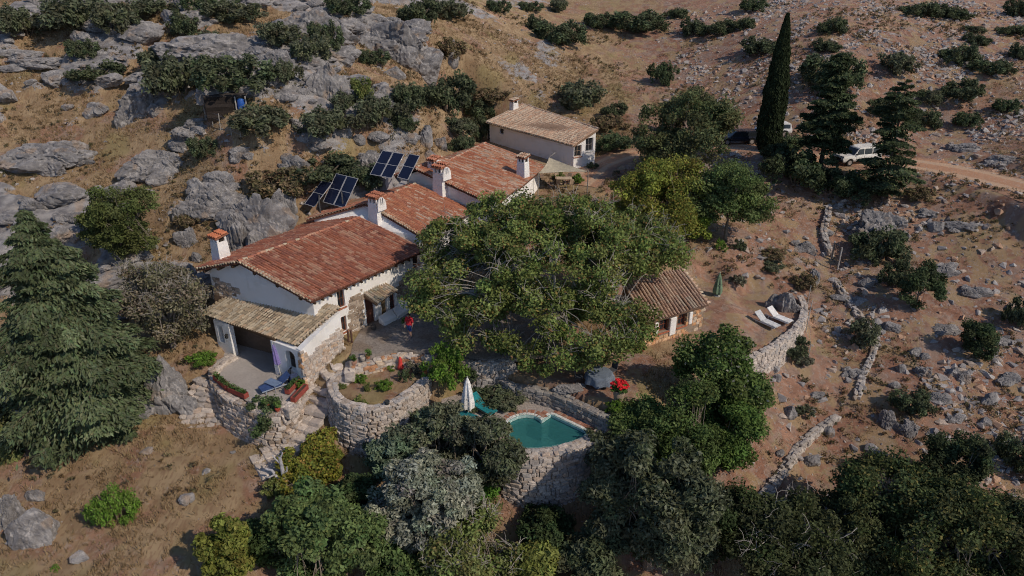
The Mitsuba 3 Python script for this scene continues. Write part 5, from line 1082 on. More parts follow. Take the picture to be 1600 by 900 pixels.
B_ = [
 (30, 40, 70, 55, 'o', 'grey-green bush in the top left corner'), (135, 32, 110, 62, 'j', 'wide bush mass along the top left edge, left half'), (185, 30, 80, 60, 'j', 'wide bush mass along the top left edge, right half'), (45, 47, 60, 34, 'g', 'dull bush under the top left corner'), (133, 80, 46, 34, 'j', 'upper small bush of two in the open grass at upper left'), (152, 118, 76, 38, 'j', 'lower spreading bush of two in the open grass at upper left'),
 (250, 96, 62, 40, 'o', 'bush on the long ledge at its left'), (285, 132, 92, 74, 'o', 'large rounded bush left of the dark shed'), (288, 42, 54, 40, 'j', 'bush at the top above the long ledge'), (330, 60, 44, 40, 'j', 'bush hanging on the ledge at upper left'), (240, 14, 70, 40, 'o', 'bush on the top edge left of centre-left'), (365, 22, 80, 44, 'o', 'bush on the top edge above the fissured cliff'), (320, 10, 60, 34, 'j', 'bush on the top edge above the ledge'),
 (372, 122, 112, 72, 'j', 'large dark juniper right behind the dark shed'), (412, 182, 98, 70, 'o', 'grey-green bush mass right of the blue barrel'), (320, 231, 42, 42, 'j', 'small round bush in the rocks below the dark shed'), (436, 60, 66, 44, 'o', 'olive bush left of the two-tone bush'), (488, 84, 66, 52, 'o', 'light side of the two-tone bush on the fissured cliff'), (512, 66, 48, 60, 'j', 'dark side of the two-tone bush on the fissured cliff'), (447, 118, 44, 44, 'o', 'bush left of the smooth outcrop'),
 (545, 12, 64, 34, 'j', 'dark bush on the top edge above the cliffs'), (585, 92, 46, 26, 'j', 'low bush at the foot of the pillar cliff'), (655, 28, 60, 44, 'j', 'dark bush above the pillar cliff'), (702, 18, 56, 38, 'o', 'bush on the top edge right of the pillar cliff'), (700, 78, 44, 40, 'b', 'brownish bush right of the pillar cliff'), (628, 152, 66, 54, 'j', 'dark bush between the round boulder and the large round tree'), (568, 142, 40, 70, 'l', 'light leafy bush right of the smooth outcrop'),
 (512, 195, 86, 62, 'o', 'grey-green bush mass uphill of the solar panels'), (590, 182, 74, 54, 'o', 'greenish bush mass right of the grey-green one'), (697, 150, 78, 84, 'j', 'large dark round bush uphill of the far house'), (750, 172, 44, 54, 'j', 'dark bush between the large round bush and the far house'), (628, 192, 44, 32, 'j', 'small bush below the sharp white rock'), (720, 226, 44, 42, 'j', 'dark shrub against the rear house roof'), (505, 268, 100, 66, 'j', 'dark bush behind the front solar panels'), (565, 275, 70, 50, 'j', 'dark bush between both sets of solar panels'), (434, 292, 90, 60, 'b', 'brown twiggy bush above the farmhouse roof'), (540, 165, 50, 44, 'o', 'bush just under the smooth outcrop'),
 (780, 12, 38, 24, 'j', 'small bush on the top edge above the bare slope, first of three'), (830, 10, 40, 24, 'j', 'small bush on the top edge above the bare slope, middle of three'), (872, 12, 34, 22, 'j', 'small bush on the top edge above the bare slope, right of three'), (878, 55, 76, 48, 'j', 'broad dark bush on the bare slope left of the pair'), (938, 32, 48, 40, 'j', 'left bush of the dark pair near the top edge'), (1000, 35, 82, 46, 'j', 'right larger bush of the dark pair near the top edge'), (838, 40, 40, 24, 'j', 'low bush left of the broad dark bush'), (1056, 20, 38, 26, 'j', 'little bush on the top edge right of the dark pair'),
 (1085, 45, 48, 36, 'j', 'left one of two close bushes right of the dark pair'), (1125, 47, 44, 32, 'j', 'right one of two close bushes right of the dark pair'), (1162, 38, 36, 26, 'j', 'small round bush left of the slim cypress tip'), (1180, 10, 44, 24, 'j', 'bush on the top edge left of the cypress tip'), (1190, 74, 70, 34, 'j', 'low wide bush behind the slim cypress'), (905, 150, 84, 58, 'o', 'grey-green bush behind the far white house'), (958, 172, 40, 36, 'j', 'small dark bush right of the far house roof'), (950, 195, 50, 34, 'b', 'dry brown bush at the back of the far house'), (1035, 120, 40, 40, 'j', 'bush left behind the tall dull green tree'),
 (1300, 40, 48, 40, 'j', 'round dark bush right of the cypress tip'), (1292, 72, 50, 28, 'j', 'low bush above the dark pine'), (1300, 118, 90, 66, 'j', 'large dark bush behind the dark pine'), (1398, 102, 62, 46, 'j', 'round bush on the stony slope above the white car'), (1440, 16, 64, 32, 'j', 'left bush of the row on the top edge at right'), (1485, 20, 60, 32, 'j', 'right bush of the row on the top edge at right'), (1500, 86, 62, 46, 'j', 'dark bush on the stony slope below the top row'), (1552, 106, 58, 30, 'j', 'flat wide bush on the stony slope'), (1504, 146, 64, 46, 'j', 'large bush in the middle of the stony slope'),
 (1450, 152, 42, 26, 'j', 'small bush left of the large one on the stony slope'), (1575, 166, 42, 30, 'j', 'small round bush near the right edge of the stony slope'), (1514, 190, 42, 28, 'j', 'small bush above the bend of the track'), (1443, 186, 54, 40, 'j', 'bush right of the thin layered pine'), (1388, 164, 66, 62, 'j', 'dense bush behind the thin layered pine'), (1592, 82, 40, 32, 'j', 'bush at the right edge in the upper part'), (1582, 46, 50, 26, 'j', 'bush near the right edge under the corner'), (1590, 14, 44, 40, 'j', 'dark bush in the top right corner'), (1520, 44, 36, 20, 'o', 'tiny bush among rocks at upper right'), (1527, 62, 44, 26, 'j', 'little dark bush between rocks at upper right'),
 (742, 208, 40, 44, 'j', 'dark shrub against the left wall of the far house'), (772, 152, 60, 30, 'b', 'dry brown scrub above the far house chimney'), (715, 192, 54, 44, 'o', 'olive scrub left of the far house'), (1236, 226, 44, 40, 's', 'shrub touching the cypress on its right'), (1243, 262, 104, 80, 's', 'shrub mass at the foot of the slim cypress'), (1215, 240, 50, 44, 's', 'shrub touching the cypress on its left'), (1296, 288, 76, 48, 's', 'shrub below the nose of the white car'), (1345, 298, 80, 40, 's', 'low shrub below the white car'), (1372, 384, 92, 76, 'j', 'big dark shrub beside the rugged outcrop by the gate'), (1400, 436, 52, 48, 'j', 'dark shrub between the big one and the pine sapling'), (1346, 520, 54, 58, 'o', 'olive bush in the middle of the stone row'), (1240, 546, 52, 42, 'j', 'dark bush at the foot of the lounge wall'), (1255, 566, 34, 28, 'g', 'grey-blue bush at the foot of the lounge wall'),
 (1425, 628, 56, 46, 'j', 'lone dark shrub on the lower right slope'), (1592, 496, 50, 60, 'j', 'dark bush cut by the right edge'), (1594, 706, 60, 90, 'j', 'dark bush cut by the lower right edge'), (1434, 303, 44, 28, 'b', 'brown twiggy bush under the track'), (1207, 416, 40, 18, 'o', 'low green tuft on the dry terrace'), (1126, 386, 18, 22, 'v', 'tiny round bush below the slim-trunked tree'), (1156, 384, 20, 22, 'j', 'second tiny bush below the slim-trunked tree'), (1255, 640, 36, 24, 'o', 'little green shrub beside the smooth oval boulder'), (1197, 632, 16, 16, 'j', 'tiny dark tuft left of the smooth oval boulder'),
 (186, 792, 64, 72, 'v', 'bright green round bush in the meadow'), (87, 887, 16, 14, 'v', 'tiny green tuft at the bottom left'), (320, 560, 46, 30, 'v', 'bright green ground cover beside the porch'), (702, 586, 74, 60, 'v', 'bright green bush under the walnut left side'), (765, 620, 90, 40, 'j', 'clipped hedge behind the dark teal sunbed'), (795, 625, 60, 28, 'o', 'end of the hedge nearest the pool'), (735, 585, 50, 40, 's', 'dark bush between bright bush and hedge'),
 (985, 650, 60, 40, 'l', 'leafy lime green plant right of the pool'), (960, 640, 36, 30, 'v', 'spiky green plant at the corner of the pool deck'), (940, 690, 60, 60, 'o', 'grey bush against the right of the pool wall'), (1010, 700, 70, 60, 'j', 'dark bush above the big olive'), (430, 765, 50, 40, 'l', 'shaded bush at the foot of the grape vine'), (600, 700, 60, 50, 'j', 'dark bush under the vegetable bed wall'), (655, 660, 60, 60, 'o', 'grey-green bush at the right end of the vegetable bed'), (900, 280, 26, 24, 'v', 'climbing plant at the right post of the shade sail'), (872, 275, 24, 20, 'l', 'climbing plant at the left post of the shade sail'), (925, 258, 20, 18, 'j', 'small bush at the corner of the far house'),
 (960, 226, 60, 40, 's', 'dark shrub at the end of the track by the far house'), (1255, 440, 40, 30, 'b', 'dry brown bush right of the big boulder'), (1205, 395, 44, 24, 'b', 'dry bush on the slope left of the field wall'), (1150, 440, 30, 26, 'g', 'grey dry shrub near the green parasol'), (470, 600, 30, 20, 'v', 'leafy pot plant at the corner of the porch'), (300, 345, 40, 30, 'b', 'dry brown shrub left of the rock face')]
for cx, cy, w, h, kind, lab in B_: bush({'j': 'juniper_bush', 'o': 'wild_olive_bush', 'l': 'leafy_bush', 'g': 'grey_bush', 'b': 'dry_bush', 'v': 'green_bush', 's': 'shrub'}[kind], lab, cx, cy, w, h, kind)
# plants of the vegetable bed and in the troughs
for cx, cy, w, h, kind, lab in [(565, 590, 26, 22, 'v', 'chard plants at the left of the vegetable bed'), (600, 600, 34, 28, 'v', 'big leafy plant in the middle of the vegetable bed'), (635, 583, 22, 32, 's', 'dark upright plants below the red ornament'), (607, 573, 22, 14, 'v', 'small green plant at the back of the bed'), (574, 605, 14, 22, 'l', 'light green plant at the wall of the bed'), (535, 603, 22, 12, 'l', 'weedy plant at the left tip of the bed'), (650, 575, 30, 26, 'g', 'dry stalks at the right of the bed'), (560, 630, 30, 26, 'l', 'weed growing out of the bed wall'), (548, 655, 36, 16, 'v', 'green weeds at the foot of the bed wall')]: bush('garden_plant', lab, cx, cy, w, h, kind, cat_='plant')
r = rs('troughs')
for k, a, b in TROUGHS[:3]:
    n = 5; cent = np.array([a + (b - a) * (i + .5) / n + (0, 0, .42) for i in range(n)]); mesh, c = joinl([clumps(cent, .2, 60, (.06, .10, .035), r, .07)])
    q = thing('trough_plants', {0: 'low dark plants in the left red trough', 1: 'low dark plants in the middle red trough', 2: 'low plants in the inner red trough'}[[t[0] for t in TROUGHS].index(k)], 'plant'); put(q, mesh, 'mat_leaf', color=c)
# dry grass
r = rs('grass'); n = 170000; q = np.stack([r.uniform(-58, 60, n), r.uniform(25, 100, n)], 1)
_gr = RegularGridInterpolator((GY, GX), (GRASS * (1 - RM)).reshape(XX.shape), bounds_error=False, fill_value=0)
w = _gr(q[:, ::-1]) * free(q) * (.25 + .75 * sstep(.42, .6, meshkit.fbm(np.c_[q, q[:, 0] * 0] / 2.2, 3, 81))); q = q[r.uniform(size=n) < w]
z = gzs(q); m = len(q); i = np.repeat(np.arange(m), 5); n = len(i); H = r.uniform(.12, .34, m)[i] * r.uniform(.6, 1.2, n); a = r.uniform(0, 6.283, n); lean = r.uniform(.1, .8, n) * H
p = np.c_[q, z][i] + np.c_[r.normal(0, .09, n), r.normal(0, .09, n), np.full(n, -.02)]; d = np.stack([np.cos(a), np.sin(a), 0 * a], 1); s = np.stack([-d[:, 1], d[:, 0], d[:, 2]], 1) * .03
v = np.stack([p - s, p + s, p + d * lean[:, None] + np.array([0, 0, 1]) * H[:, None]], 1).reshape(-1, 3); f = np.arange(3 * n).reshape(-1, 3)
gc = np.array([(.34, .25, .145), (.29, .205, .12), (.39, .30, .18), (.25, .18, .105)])[r.integers(0, 4, m)][i] * (1 + .15 * r.normal(size=(n, 1)))
put('dry_grass', (v, f), 'mat_leaf', color=np.repeat(gc, 3, 0)); tag('dry_grass', 'dry golden grass tufts over the meadow and left hillside', 'grass', kind='stuff')

# every loose rock or stone is told apart by the landmark it lies beside
LM = [(o[0], o[1], o[-1]) for o in OUT + BOULD] + [(o[0], o[1], o[-1]) for o in B_]
LM = [l for l in LM if len(l[2].split()) <= 9]; lp = np.array([l[:2] for l in LM]); fam = {}
for k, px, py, kind in NAMED:
    d2 = np.hypot(lp[:, 0] - px, 1.3 * (lp[:, 1] - py)); i = int(np.argmin(d2)); dx, dy = px - lp[i, 0], 1.3 * (py - lp[i, 1])
    way = ('right of' if dx > 0 else 'left of') if abs(dx) > abs(dy) else ('below' if dy > 0 else 'above'); fam.setdefault((i, way, kind), []).append((d2[i], k))
ORD = ['nearest', 'second nearest', 'third nearest', 'fourth nearest', 'fifth nearest', 'sixth nearest', 'seventh nearest', 'eighth nearest', 'ninth nearest', 'tenth nearest']
for (i, way, kind), ks in fam.items():
    for n_, (d_, k) in enumerate(sorted(ks)):
        o = ORD[n_] if n_ < 10 else f'{n_ + 1}th nearest'
        labels[k]['label'] = f'{o} loose {kind} {way} the {LM[i][2]}'

# low dry scrub
r = rs('scrub'); n = 40000; q = np.stack([r.uniform(-55, 70, n), r.uniform(28, 112, n)], 1); w = free(q) * sstep(.47, .63, meshkit.fbm(np.c_[q, q[:, 0] * 0] / 4.5, 3, 91)) * np.where(q[:, 1] < 37, .12, .5) * np.where((q[:, 0] > -14) & (q[:, 0] < 16) & (q[:, 1] < 60), .05, 1); q = q[r.uniform(size=n) < w]; m = len(q)
cent = np.c_[q, gzs(q) + .12]; kind = r.integers(0, 4, m); base = np.array([(.15, .105, .06), (.11, .10, .055), (.19, .135, .075), (.09, .085, .055)])[kind]
i = np.repeat(np.arange(m), 16); d = unit(r, len(i)); sz = r.uniform(.14, .36, m)
lf = leaves(cent[i] + d * (1, 1, .6) * (sz[i] * r.uniform(.3, 1, len(i)))[:, None] + np.array([0, 0, 1]) * (sz[i] * .3)[:, None], d * .6 + np.array([0, 0, .4]) + .5 * r.normal(size=(len(i), 3)), .085 * r.uniform(.6, 1.3, len(i)), base[i] * 1.25 * (1 + .25 * r.normal(size=(len(i), 1))), r, 2.6)
put('low_scrub', (lf[0], lf[1]), 'mat_leaf', color=lf[2]); tag('low_scrub', 'low dry brown and olive scrub tufts over the stony slopes', 'scrub', kind='stuff')

# ---------------------------------------------------------------- things in the place
def C(key, name, mesh, bsdf='mat_vc', color=(.5, .5, .5), smooth=False):
    k = part(key, name); put(k, mesh, bsdf, smooth=smooth, color=None if bsdf in ('mat_metal', 'mat_glass', 'mat_plaster', 'mat_cell') else color); return k
def cellcol(p, n, uv): return mi.Color3f(.012, .016, .04) * (.9 + .25 * nz(p.x * 3, p.y * 3, p.z * 3))
scene['mat_cell'] = pr(mikit.proc(cellcol), .22, .5)
def solar(label, TL, TR, BR, BL, zt, zb, n, post, postz):
    """Solar panels whose corners are seen at these photo positions, on a steel post."""
    def sk_(z_): a_ = [P(*a, z) for a, z in ((TL, z_), (TR, z_), (BR, zb), (BL, zb))]; w_ = a_[1] - a_[0] + a_[2] - a_[3]; h_ = a_[0] - a_[3] + a_[1] - a_[2]; w_[2] = 0; return abs(h_ @ w_) / np.linalg.norm(w_) / np.linalg.norm(h_)
    zt = min(np.linspace(zb + .3, zb + 2.4, 60), key=sk_)
    k = thing('solar_panels', label, 'solar panel'); q = [P(*a, z) for a, z in ((TL, zt), (TR, zt), (BR, zb), (BL, zb))]
    w = ((q[1] - q[0]) + (q[2] - q[3])) / 2; h = ((q[0] - q[3]) + (q[1] - q[2])) / 2; c = sum(q) / 4; w[2] = 0
    W, H = np.linalg.norm(w), np.linalg.norm(h); u = w / W; v = h - u * (h @ u); v /= np.linalg.norm(v); nn = np.cross(u, v)
    M = np.eye(4); M[:3, 0], M[:3, 1], M[:3, 2], M[:3, 3] = u, v, nn, c
    pw = W / n
    for i in range(n):
        x = -W / 2 + pw * (i + .5)
        pk_ = C(k, 'panel', moved(cat([cbox((pw - .02, .05, .05), .008, (x, s * (H / 2 - .025), 0)) for s in (-1, 1)] + [cbox((.045, H - .1, .05), .008, (x + s * (pw / 2 - .035), 0, 0)) for s in (-1, 1)] + [box((x - pw / 2 + .03, -H / 2 + .03, -.02), (x + pw / 2 - .03, H / 2 - .03, -.01))]), M), color=(.36, .37, .39))
        hw = (pw - .13) / 6
        for s in (-1, 1):
            hk = C(pk_, 'cell_field', moved(box((x - pw / 2 + .05, s * (H / 4 - .005) - (H / 4 - .032), -.008), (x + pw / 2 - .05, s * (H / 4 - .005) + (H / 4 - .032), .004)), M), 'mat_cell')
    for s in (-.28, .28): C(k, 'rail', moved(cbox((W, .06, .06), .01, (0, s * H, -.06)), M), 'mat_metal')
    b = P(*post, postz); t = M[:3, 3] - nn * .1
    C(k, 'post', tube(np.array([b * (1, 1, 0) + np.array([0, 0, gz(b[0], b[1]) - .2]), [b[0], b[1], t[2] - .15], t]), .06, 8), color=(.08, .08, .085))
solar('left single solar panel of the front group, half behind the pair', (504, 281), (520, 285.5), (491, 323.5), (475, 319), 7.0, 5.7, 1, (502, 344), 4.7)
solar('pair of dark blue solar panels in the front group above the farmhouse roof', (525.6, 271), (560, 279), (538.5, 325.4), (503.6, 315.6), 7.2, 5.8, 2, (537.6, 338), 5.0)
solar('pair of dark blue solar panels in the rear group', (597.5, 235), (631.7, 240.5), (612.5, 279), (577.5, 272.5), 9.1, 7.7, 2, (604, 292), 6.2)
solar('right single solar panel of the rear group, beside the arched chimneys', (639, 240), (656.3, 243.5), (637.5, 281.5), (620.3, 277.5), 9.1, 7.7, 1, (638, 290), 6.2)
k = thing('concrete_plinth', 'grey concrete plinth under the rear pair of solar panels', 'plinth'); c = P(604, 296, 5.9)
C(k, 'block', moved(cbox((.75, .75, 1.6), .03), frame(c + (0, 0, .3), U)), 'mat_vc', (.34, .33, .34)); C(k, 'sloped_slab', hull([P(612, 296, 5.9), P(622, 296, 5.9), P(628, 282, 6.4), P(640, 284, 6.4)] + [P(612, 296, 5.0), P(622, 296, 5.0), P(628, 282, 5.3), P(640, 284, 5.3)]), 'mat_vc', (.42, .41, .42))

# dark shed, barrel, fence posts
k = thing('shed', 'small dark board shed among the bushes at upper left', 'shed'); g = G(348, 186); d = depth(g); s = d / F; su = np.array([.97, .25, 0]); su /= np.linalg.norm(su); sn = np.array([su[1], -su[0], 0])
W_, H_, D_ = 44 * s, 34 * s / .93, 2.0; o = g - su * W_ / 2 - (0, 0, .2)
for i in range(7): C(k, 'board', moved(cbox((W_, .05, H_ / 7 * .97), .01), frame(o + su * W_ / 2 + np.array([0, 0, H_ / 7 * (i + .5)]), su)), 'mat_vc', np.array((.035, .028, .026)) * (1 + .3 * ((i * 5) % 3 - 1)))
C(k, 'side_wall', hull([o + su * a - sn * b_ + np.array([0, 0, z]) for a in (W_ - .02, W_ + .04) for b_ in (.05, D_) for z in (0, H_)]), 'mat_vc', (.05, .045, .05)); C(k, 'side_wall', hull([o + su * a - sn * b_ + np.array([0, 0, z]) for a in (-.04, .02) for b_ in (.05, D_) for z in (0, H_)]), 'mat_vc', (.04, .035, .035)); C(k, 'back_wall', hull([o + su * a - sn * b_ + np.array([0, 0, z]) for a in (0, W_) for b_ in (D_, D_ + .05) for z in (0, H_)]), 'mat_vc', (.04, .035, .035))
C(k, 'roof', hull([o + su * a - sn * b_ + np.array([0, 0, H_ + z + (.12 if b_ > 0 else 0)]) for a in (-.05, W_ + .9) for b_ in (-.04, D_ + .1) for z in (.01, .05)]), 'mat_vc', (.05, .045, .045))
for a in (W_ + .05, W_ + .85): C(k, 'corner_post', bar(o + su * a + sn * .12, o + su * a + sn * .12 + np.array([0, 0, H_]), .09), 'mat_vc', (.42, .40, .38))
k = thing('barrel', 'bright blue plastic barrel beside the dark shed', 'barrel'); c = o + su * (W_ + .45) + sn * .0
C(k, 'body', moved(lathe([(0, 0), (.27, 0), (.29, .05), (.30, .3), (.31, .33), (.30, .36), (.30, .62), (.31, .65), (.30, .68), (.29, .88), (.26, .93), (0, .93)]), frame(c + (0, 0, .75), su)), 'mat_paint', (.02, .10, .42), smooth=30); C(k, 'lid', moved(lathe([(0, .93), (.2, .93), (.2, .96), (0, .97)]), frame(c + (0, 0, .75), su)), 'mat_paint', (.03, .13, .45)); C(k, 'stand', moved(cbox((.7, .7, .8), .03), frame(c + (0, 0, .36), su)), 'mat_vc', (.2, .16, .13))
k = thing('wire_fence', 'thin wire fence on leaning posts in front of the dark shed', 'fence'); ps = [G(321, 186), G(333, 199), G(345, 205), G(362, 212), G(377, 220)]
for p in ps: C(k, 'post', tube(np.array([p - (0, 0, .2), p + (.05, 0, 1.35)]), .04, 6), 'mat_vc', (.36, .34, .31))
for h in (.4, .8, 1.2): C(k, 'wire', tube(np.array([p + (.04, 0, h) for p in ps]), .006, 4), 'mat_metal')
k = thing('wire_fence', 'thin wire fence along the outer wall of the lounger terrace', 'fence'); ps = [P(x, y, z) for x, y, z in ((1258, 463, -1.3), (1259, 490, -1.4), (1254, 512, -1.8), (1256, 560, -3.2))]
for p in ps: C(k, 'post', tube(np.array([p * (1, 1, 0) + (.3, 0, gz(p[0] + .3, p[1]) - .2), p * (1, 1, 0) + (.3, 0, gz(p[0] + .3, p[1]) + 1.7)]), .03, 6), 'mat_vc', (.42, .42, .40))
for h in (.5, 1.0, 1.6): C(k, 'wire', tube(np.array([p * (1, 1, 0) + (.3, 0, gz(p[0] + .3, p[1]) + h) for p in ps]), .007, 4), 'mat_metal')
k = thing('gate', 'narrow wire gate on a pale post in the field wall', 'gate'); a, b = G(1298, 408), G(1308, 424); gu = (b - a) * (1, 1, 0); gu /= np.linalg.norm(gu); L = max(np.linalg.norm((b - a)[:2]), 1.0)
for t in (0, L): C(k, 'post', tube(np.array([a + gu * t - (0, 0, .3), a + gu * t + (0, 0, 1.75)]), .06, 8), 'mat_vc', (.46, .44, .42))
fr = [a + gu * .08 + (0, 0, .1), a + gu * (L - .08) + (0, 0, .1), a + gu * (L - .08) + (0, 0, 1.6), a + gu * .08 + (0, 0, 1.6)]
for i in range(4): C(k, 'rail', tube(np.array([fr[i], fr[(i + 1) % 4]]), .03, 6), 'mat_vc', (.06, .06, .06))
for i in range(1, 8): C(k, 'bar', tube(np.array([a + gu * (L * i / 8) + (0, 0, .1), a + gu * (L * i / 8) + (0, 0, 1.6)]), .014, 4), 'mat_vc', (.06, .06, .06))

# parasols
def parasol(label, foot, H, R, cloth, pole=(.6, .6, .58), low=.22, lean=(0, 0)):
    k = thing('parasol', label, 'parasol'); r = rs(label); foot = np.asarray(foot, float); n = 24; a = np.linspace(0, 2 * np.pi, n, endpoint=False); rows = []
    for t in np.linspace(0, 1, 9):
        rad = R * np.interp(t, [0, .08, .3, .8, .97, 1], [.12, .32, .55, .95, 1.0, .9]); f = 1 + .22 * np.cos(a * 6 + .6) * min(1, t * 3) + .05 * np.cos(a * 11 + t * 5)
        rows.append(np.c_[np.cos(a) * rad * f, np.sin(a) * rad * f, np.full(n, H - (H * (1 - low)) * t) + .03 * np.cos(a * 3) * (t > .9)])
    v = np.vstack(rows + [np.array([[0, 0, H + .05]]), np.array([[0, 0, H * low + .06]])]); f = []
    for i in range(8):
        for j in range(n): p0, p1 = i * n + j, i * n + (j + 1) % n; f += [(p0, p0 + n, p1 + n), (p0, p1 + n, p1)]
    f += [(len(v) - 2, j, (j + 1) % n) for j in range(n)] + [(len(v) - 1, 8 * n + (j + 1) % n, 8 * n + j) for j in range(n)]
    M = np.eye(4); M[:3, 2] = np.array([lean[0], lean[1], 1]) / np.linalg.norm([lean[0], lean[1], 1]); M[:3, 3] = foot
    C(k, 'canopy', moved(trimesh.Trimesh(v, f, process=False), M), 'mat_vc', cloth, smooth=50)
    C(k, 'pole', moved(tube(np.array([[0, 0, .02], [0, 0, H + .12]]), .028, 8), M), 'mat_vc', pole); C(k, 'base', moved(lathe([(0, 0), (.26, 0), (.26, .06), (.05, .1), (.05, .3), (0, .3)]), frame(foot, (1, 0, 0))), 'mat_vc', (.38, .37, .35))
    C(k, 'tie_band', moved(lathe([(R * .74, H * .52), (R * .80, H * .54), (R * .80, H * .50), (R * .74, H * .52)]), M), 'mat_vc', np.array(cloth) * .8)
parasol('closed white parasol beside the teal sunbeds', P(732, 651, -2.05), 2.75, .36, (.80, .80, .80), low=.24)
parasol('closed violet parasol leaning at the porch pillar', P(439, 588, WF + .06), 2.3, .2, (.22, .18, .42), low=.40, lean=(-.10, .05))
g = G(1120, 463); parasol('closed green striped parasol behind the stone cottage', g, top_for(g, 427), .34, (.16, .24, .16), low=.12)
for px, lab in ((545, 'left'), (550, 'right')):
    k = thing('wooden_post', f'{lab} one of two dark wooden posts by the lower front window', 'post'); p = P(px, 535, 0); C(k, 'shaft', tube(np.array([p - (0, 0, .3), p + (0, 0, .9)]), [.07, .06], 8), 'mat_vc', (.10, .055, .045)); C(k, 'cap', tube(np.array([p + (0, 0, .9), p + (0, 0, .96)]), [.08, .03], 8), 'mat_vc', (.12, .07, .055))
# red garden ornament
k = thing('garden_ornament', 'red pointed garden ornament in the vegetable bed', 'ornament'); p = P(626, 575, -.9)
C(k, 'body', moved(lathe([(0, 0), (.2, 0), (.21, .06), (.15, .3), (.11, .5), (.12, .56), (.07, .78), (.02, .84), (0, .85)]), frame(p, (1, 0, 0))), 'mat_paint', (.62, .06, .05), smooth=30); C(k, 'stake', tube(np.array([p - (0, 0, .4), p]), .03, 6), 'mat_vc', (.2, .15, .1))
# loungers
def lounger(label, head, foot, z, cloth, w=.66, legs=.3, back=.62, frame_c=(.6, .6, .6), slats=False, rise=None):
    """Head and foot: photo positions of the ends on the floor."""
    k = thing('sun_lounger', label, 'sun lounger'); a, b = P(*head, z), P(*foot, z); u = (b - a) / np.linalg.norm(b - a); c = (a + b) / 2; L = 1.95; M = frame(c, u); hx = -L / 2 + .72
    rise = .5 if rise is None else rise
    def pl(x0, x1, z0, z1, th=.06, ww=w): return hull([(x, s * ww / 2, zz + t) for x, zz in ((x0, z0), (x1, z1)) for s in (-1, 1) for t in (0, th)])
    C(k, 'seat_cushion', moved(pl(hx + .02, L / 2, legs, legs), M), 'mat_vc', cloth); C(k, 'backrest', moved(pl(-L / 2 + .08, hx, legs + rise, legs), M), 'mat_vc', np.array(cloth) * .97)
    for s in (-1, 1):
        C(k, 'side_rail', moved(cbox((L, .05, .06), .012, (0, s * (w / 2 + .01), legs - .04)), M), 'mat_vc', frame_c)
        for x in (-L / 2 + .3, L / 2 - .25): C(k, 'leg', moved(cbox((.05, .05, legs - .05), .01, (x, s * (w / 2 - .02), (legs - .05) / 2)), M), 'mat_vc', frame_c)
    C(k, 'back_support', moved(cbox((.04, w * .8, .04), .01, (-L / 2 + .3, 0, legs + rise * .45)), M), 'mat_vc', frame_c)
    if slats:
        for i in range(9): C(k, 'slat', moved(cbox((.09, w * .96, .02), .006, (hx + .1 + i * .125, 0, legs + .068)), M), 'mat_vc', np.array(cloth) * 1.08)
    return k
lounger('teal sunbed with raised back behind the white parasol', (741, 634), (768, 650), -2.05, (.02, .20, .23), frame_c=(.06, .06, .065))
lounger('teal sunbed half hidden by the olive in front of the white parasol', (704, 648), (738, 660), -2.05, (.02, .17, .20), frame_c=(.06, .06, .065), rise=.2)
lounger('left white lounger with slats on the walled terrace', (1178, 500), (1216, 517), -1.53, (.55, .56, .57), slats=True)
lounger('right clean white lounger next to the big craggy boulder', (1198, 494), (1235, 509), -1.53, (.74, .74, .74))
lounger('blue deck lounger on the porch terrace', (446, 602), (417, 612), WF + .06, (.05, .09, .22), frame_c=(.30, .36, .45), rise=.45)
# blue chair and small table on the terrace
def chair(label, p, yaw, col, seat=.42):
    k = thing('garden_chair', label, 'chair'); u = np.array([math.cos(yaw), math.sin(yaw), 0]); M = frame(p, u)
    C(k, 'seat', moved(cbox((.46, .46, .05), .015, (0, 0, seat)), M), 'mat_vc', col); C(k, 'backrest', moved(hull([(-.23 - t * .1, s * .22, z) for t, z in ((0, seat), (1, seat + .5)) for s in (-1, 1)] + [(-.19 - t * .1, s * .22, z) for t, z in ((0, seat), (1, seat + .5)) for s in (-1, 1)]), M), 'mat_vc', col)
    for x in (-.19, .19):
        for y in (-.19, .19): C(k, 'leg', moved(cbox((.04, .04, seat - .02), .008, (x, y, (seat - .02) / 2)), M), 'mat_vc', np.array(col) * .6)
chair('dark blue chair in the right corner of the porch terrace', P(459, 600, WF + .06), 2.2, (.06, .08, .16)); chair('black and blue chair behind the deck lounger', P(449, 594, WF + .06), 2.9, (.03, .035, .05))
k = thing('side_table', 'low glass topped table with blue cloth on the terrace', 'table'); p = P(428, 607, WF + .06)
C(k, 'top', moved(cbox((1.0, .6, .04), .012, (0, 0, .45)), frame(p, WU)), 'mat_vc', (.16, .22, .34))
for x in (-.44, .44):
    for y in (-.25, .25): C(k, 'leg', moved(cbox((.04, .04, .43), .008, (x, y, .215)), frame(p, WU)), 'mat_vc', (.3, .32, .36))
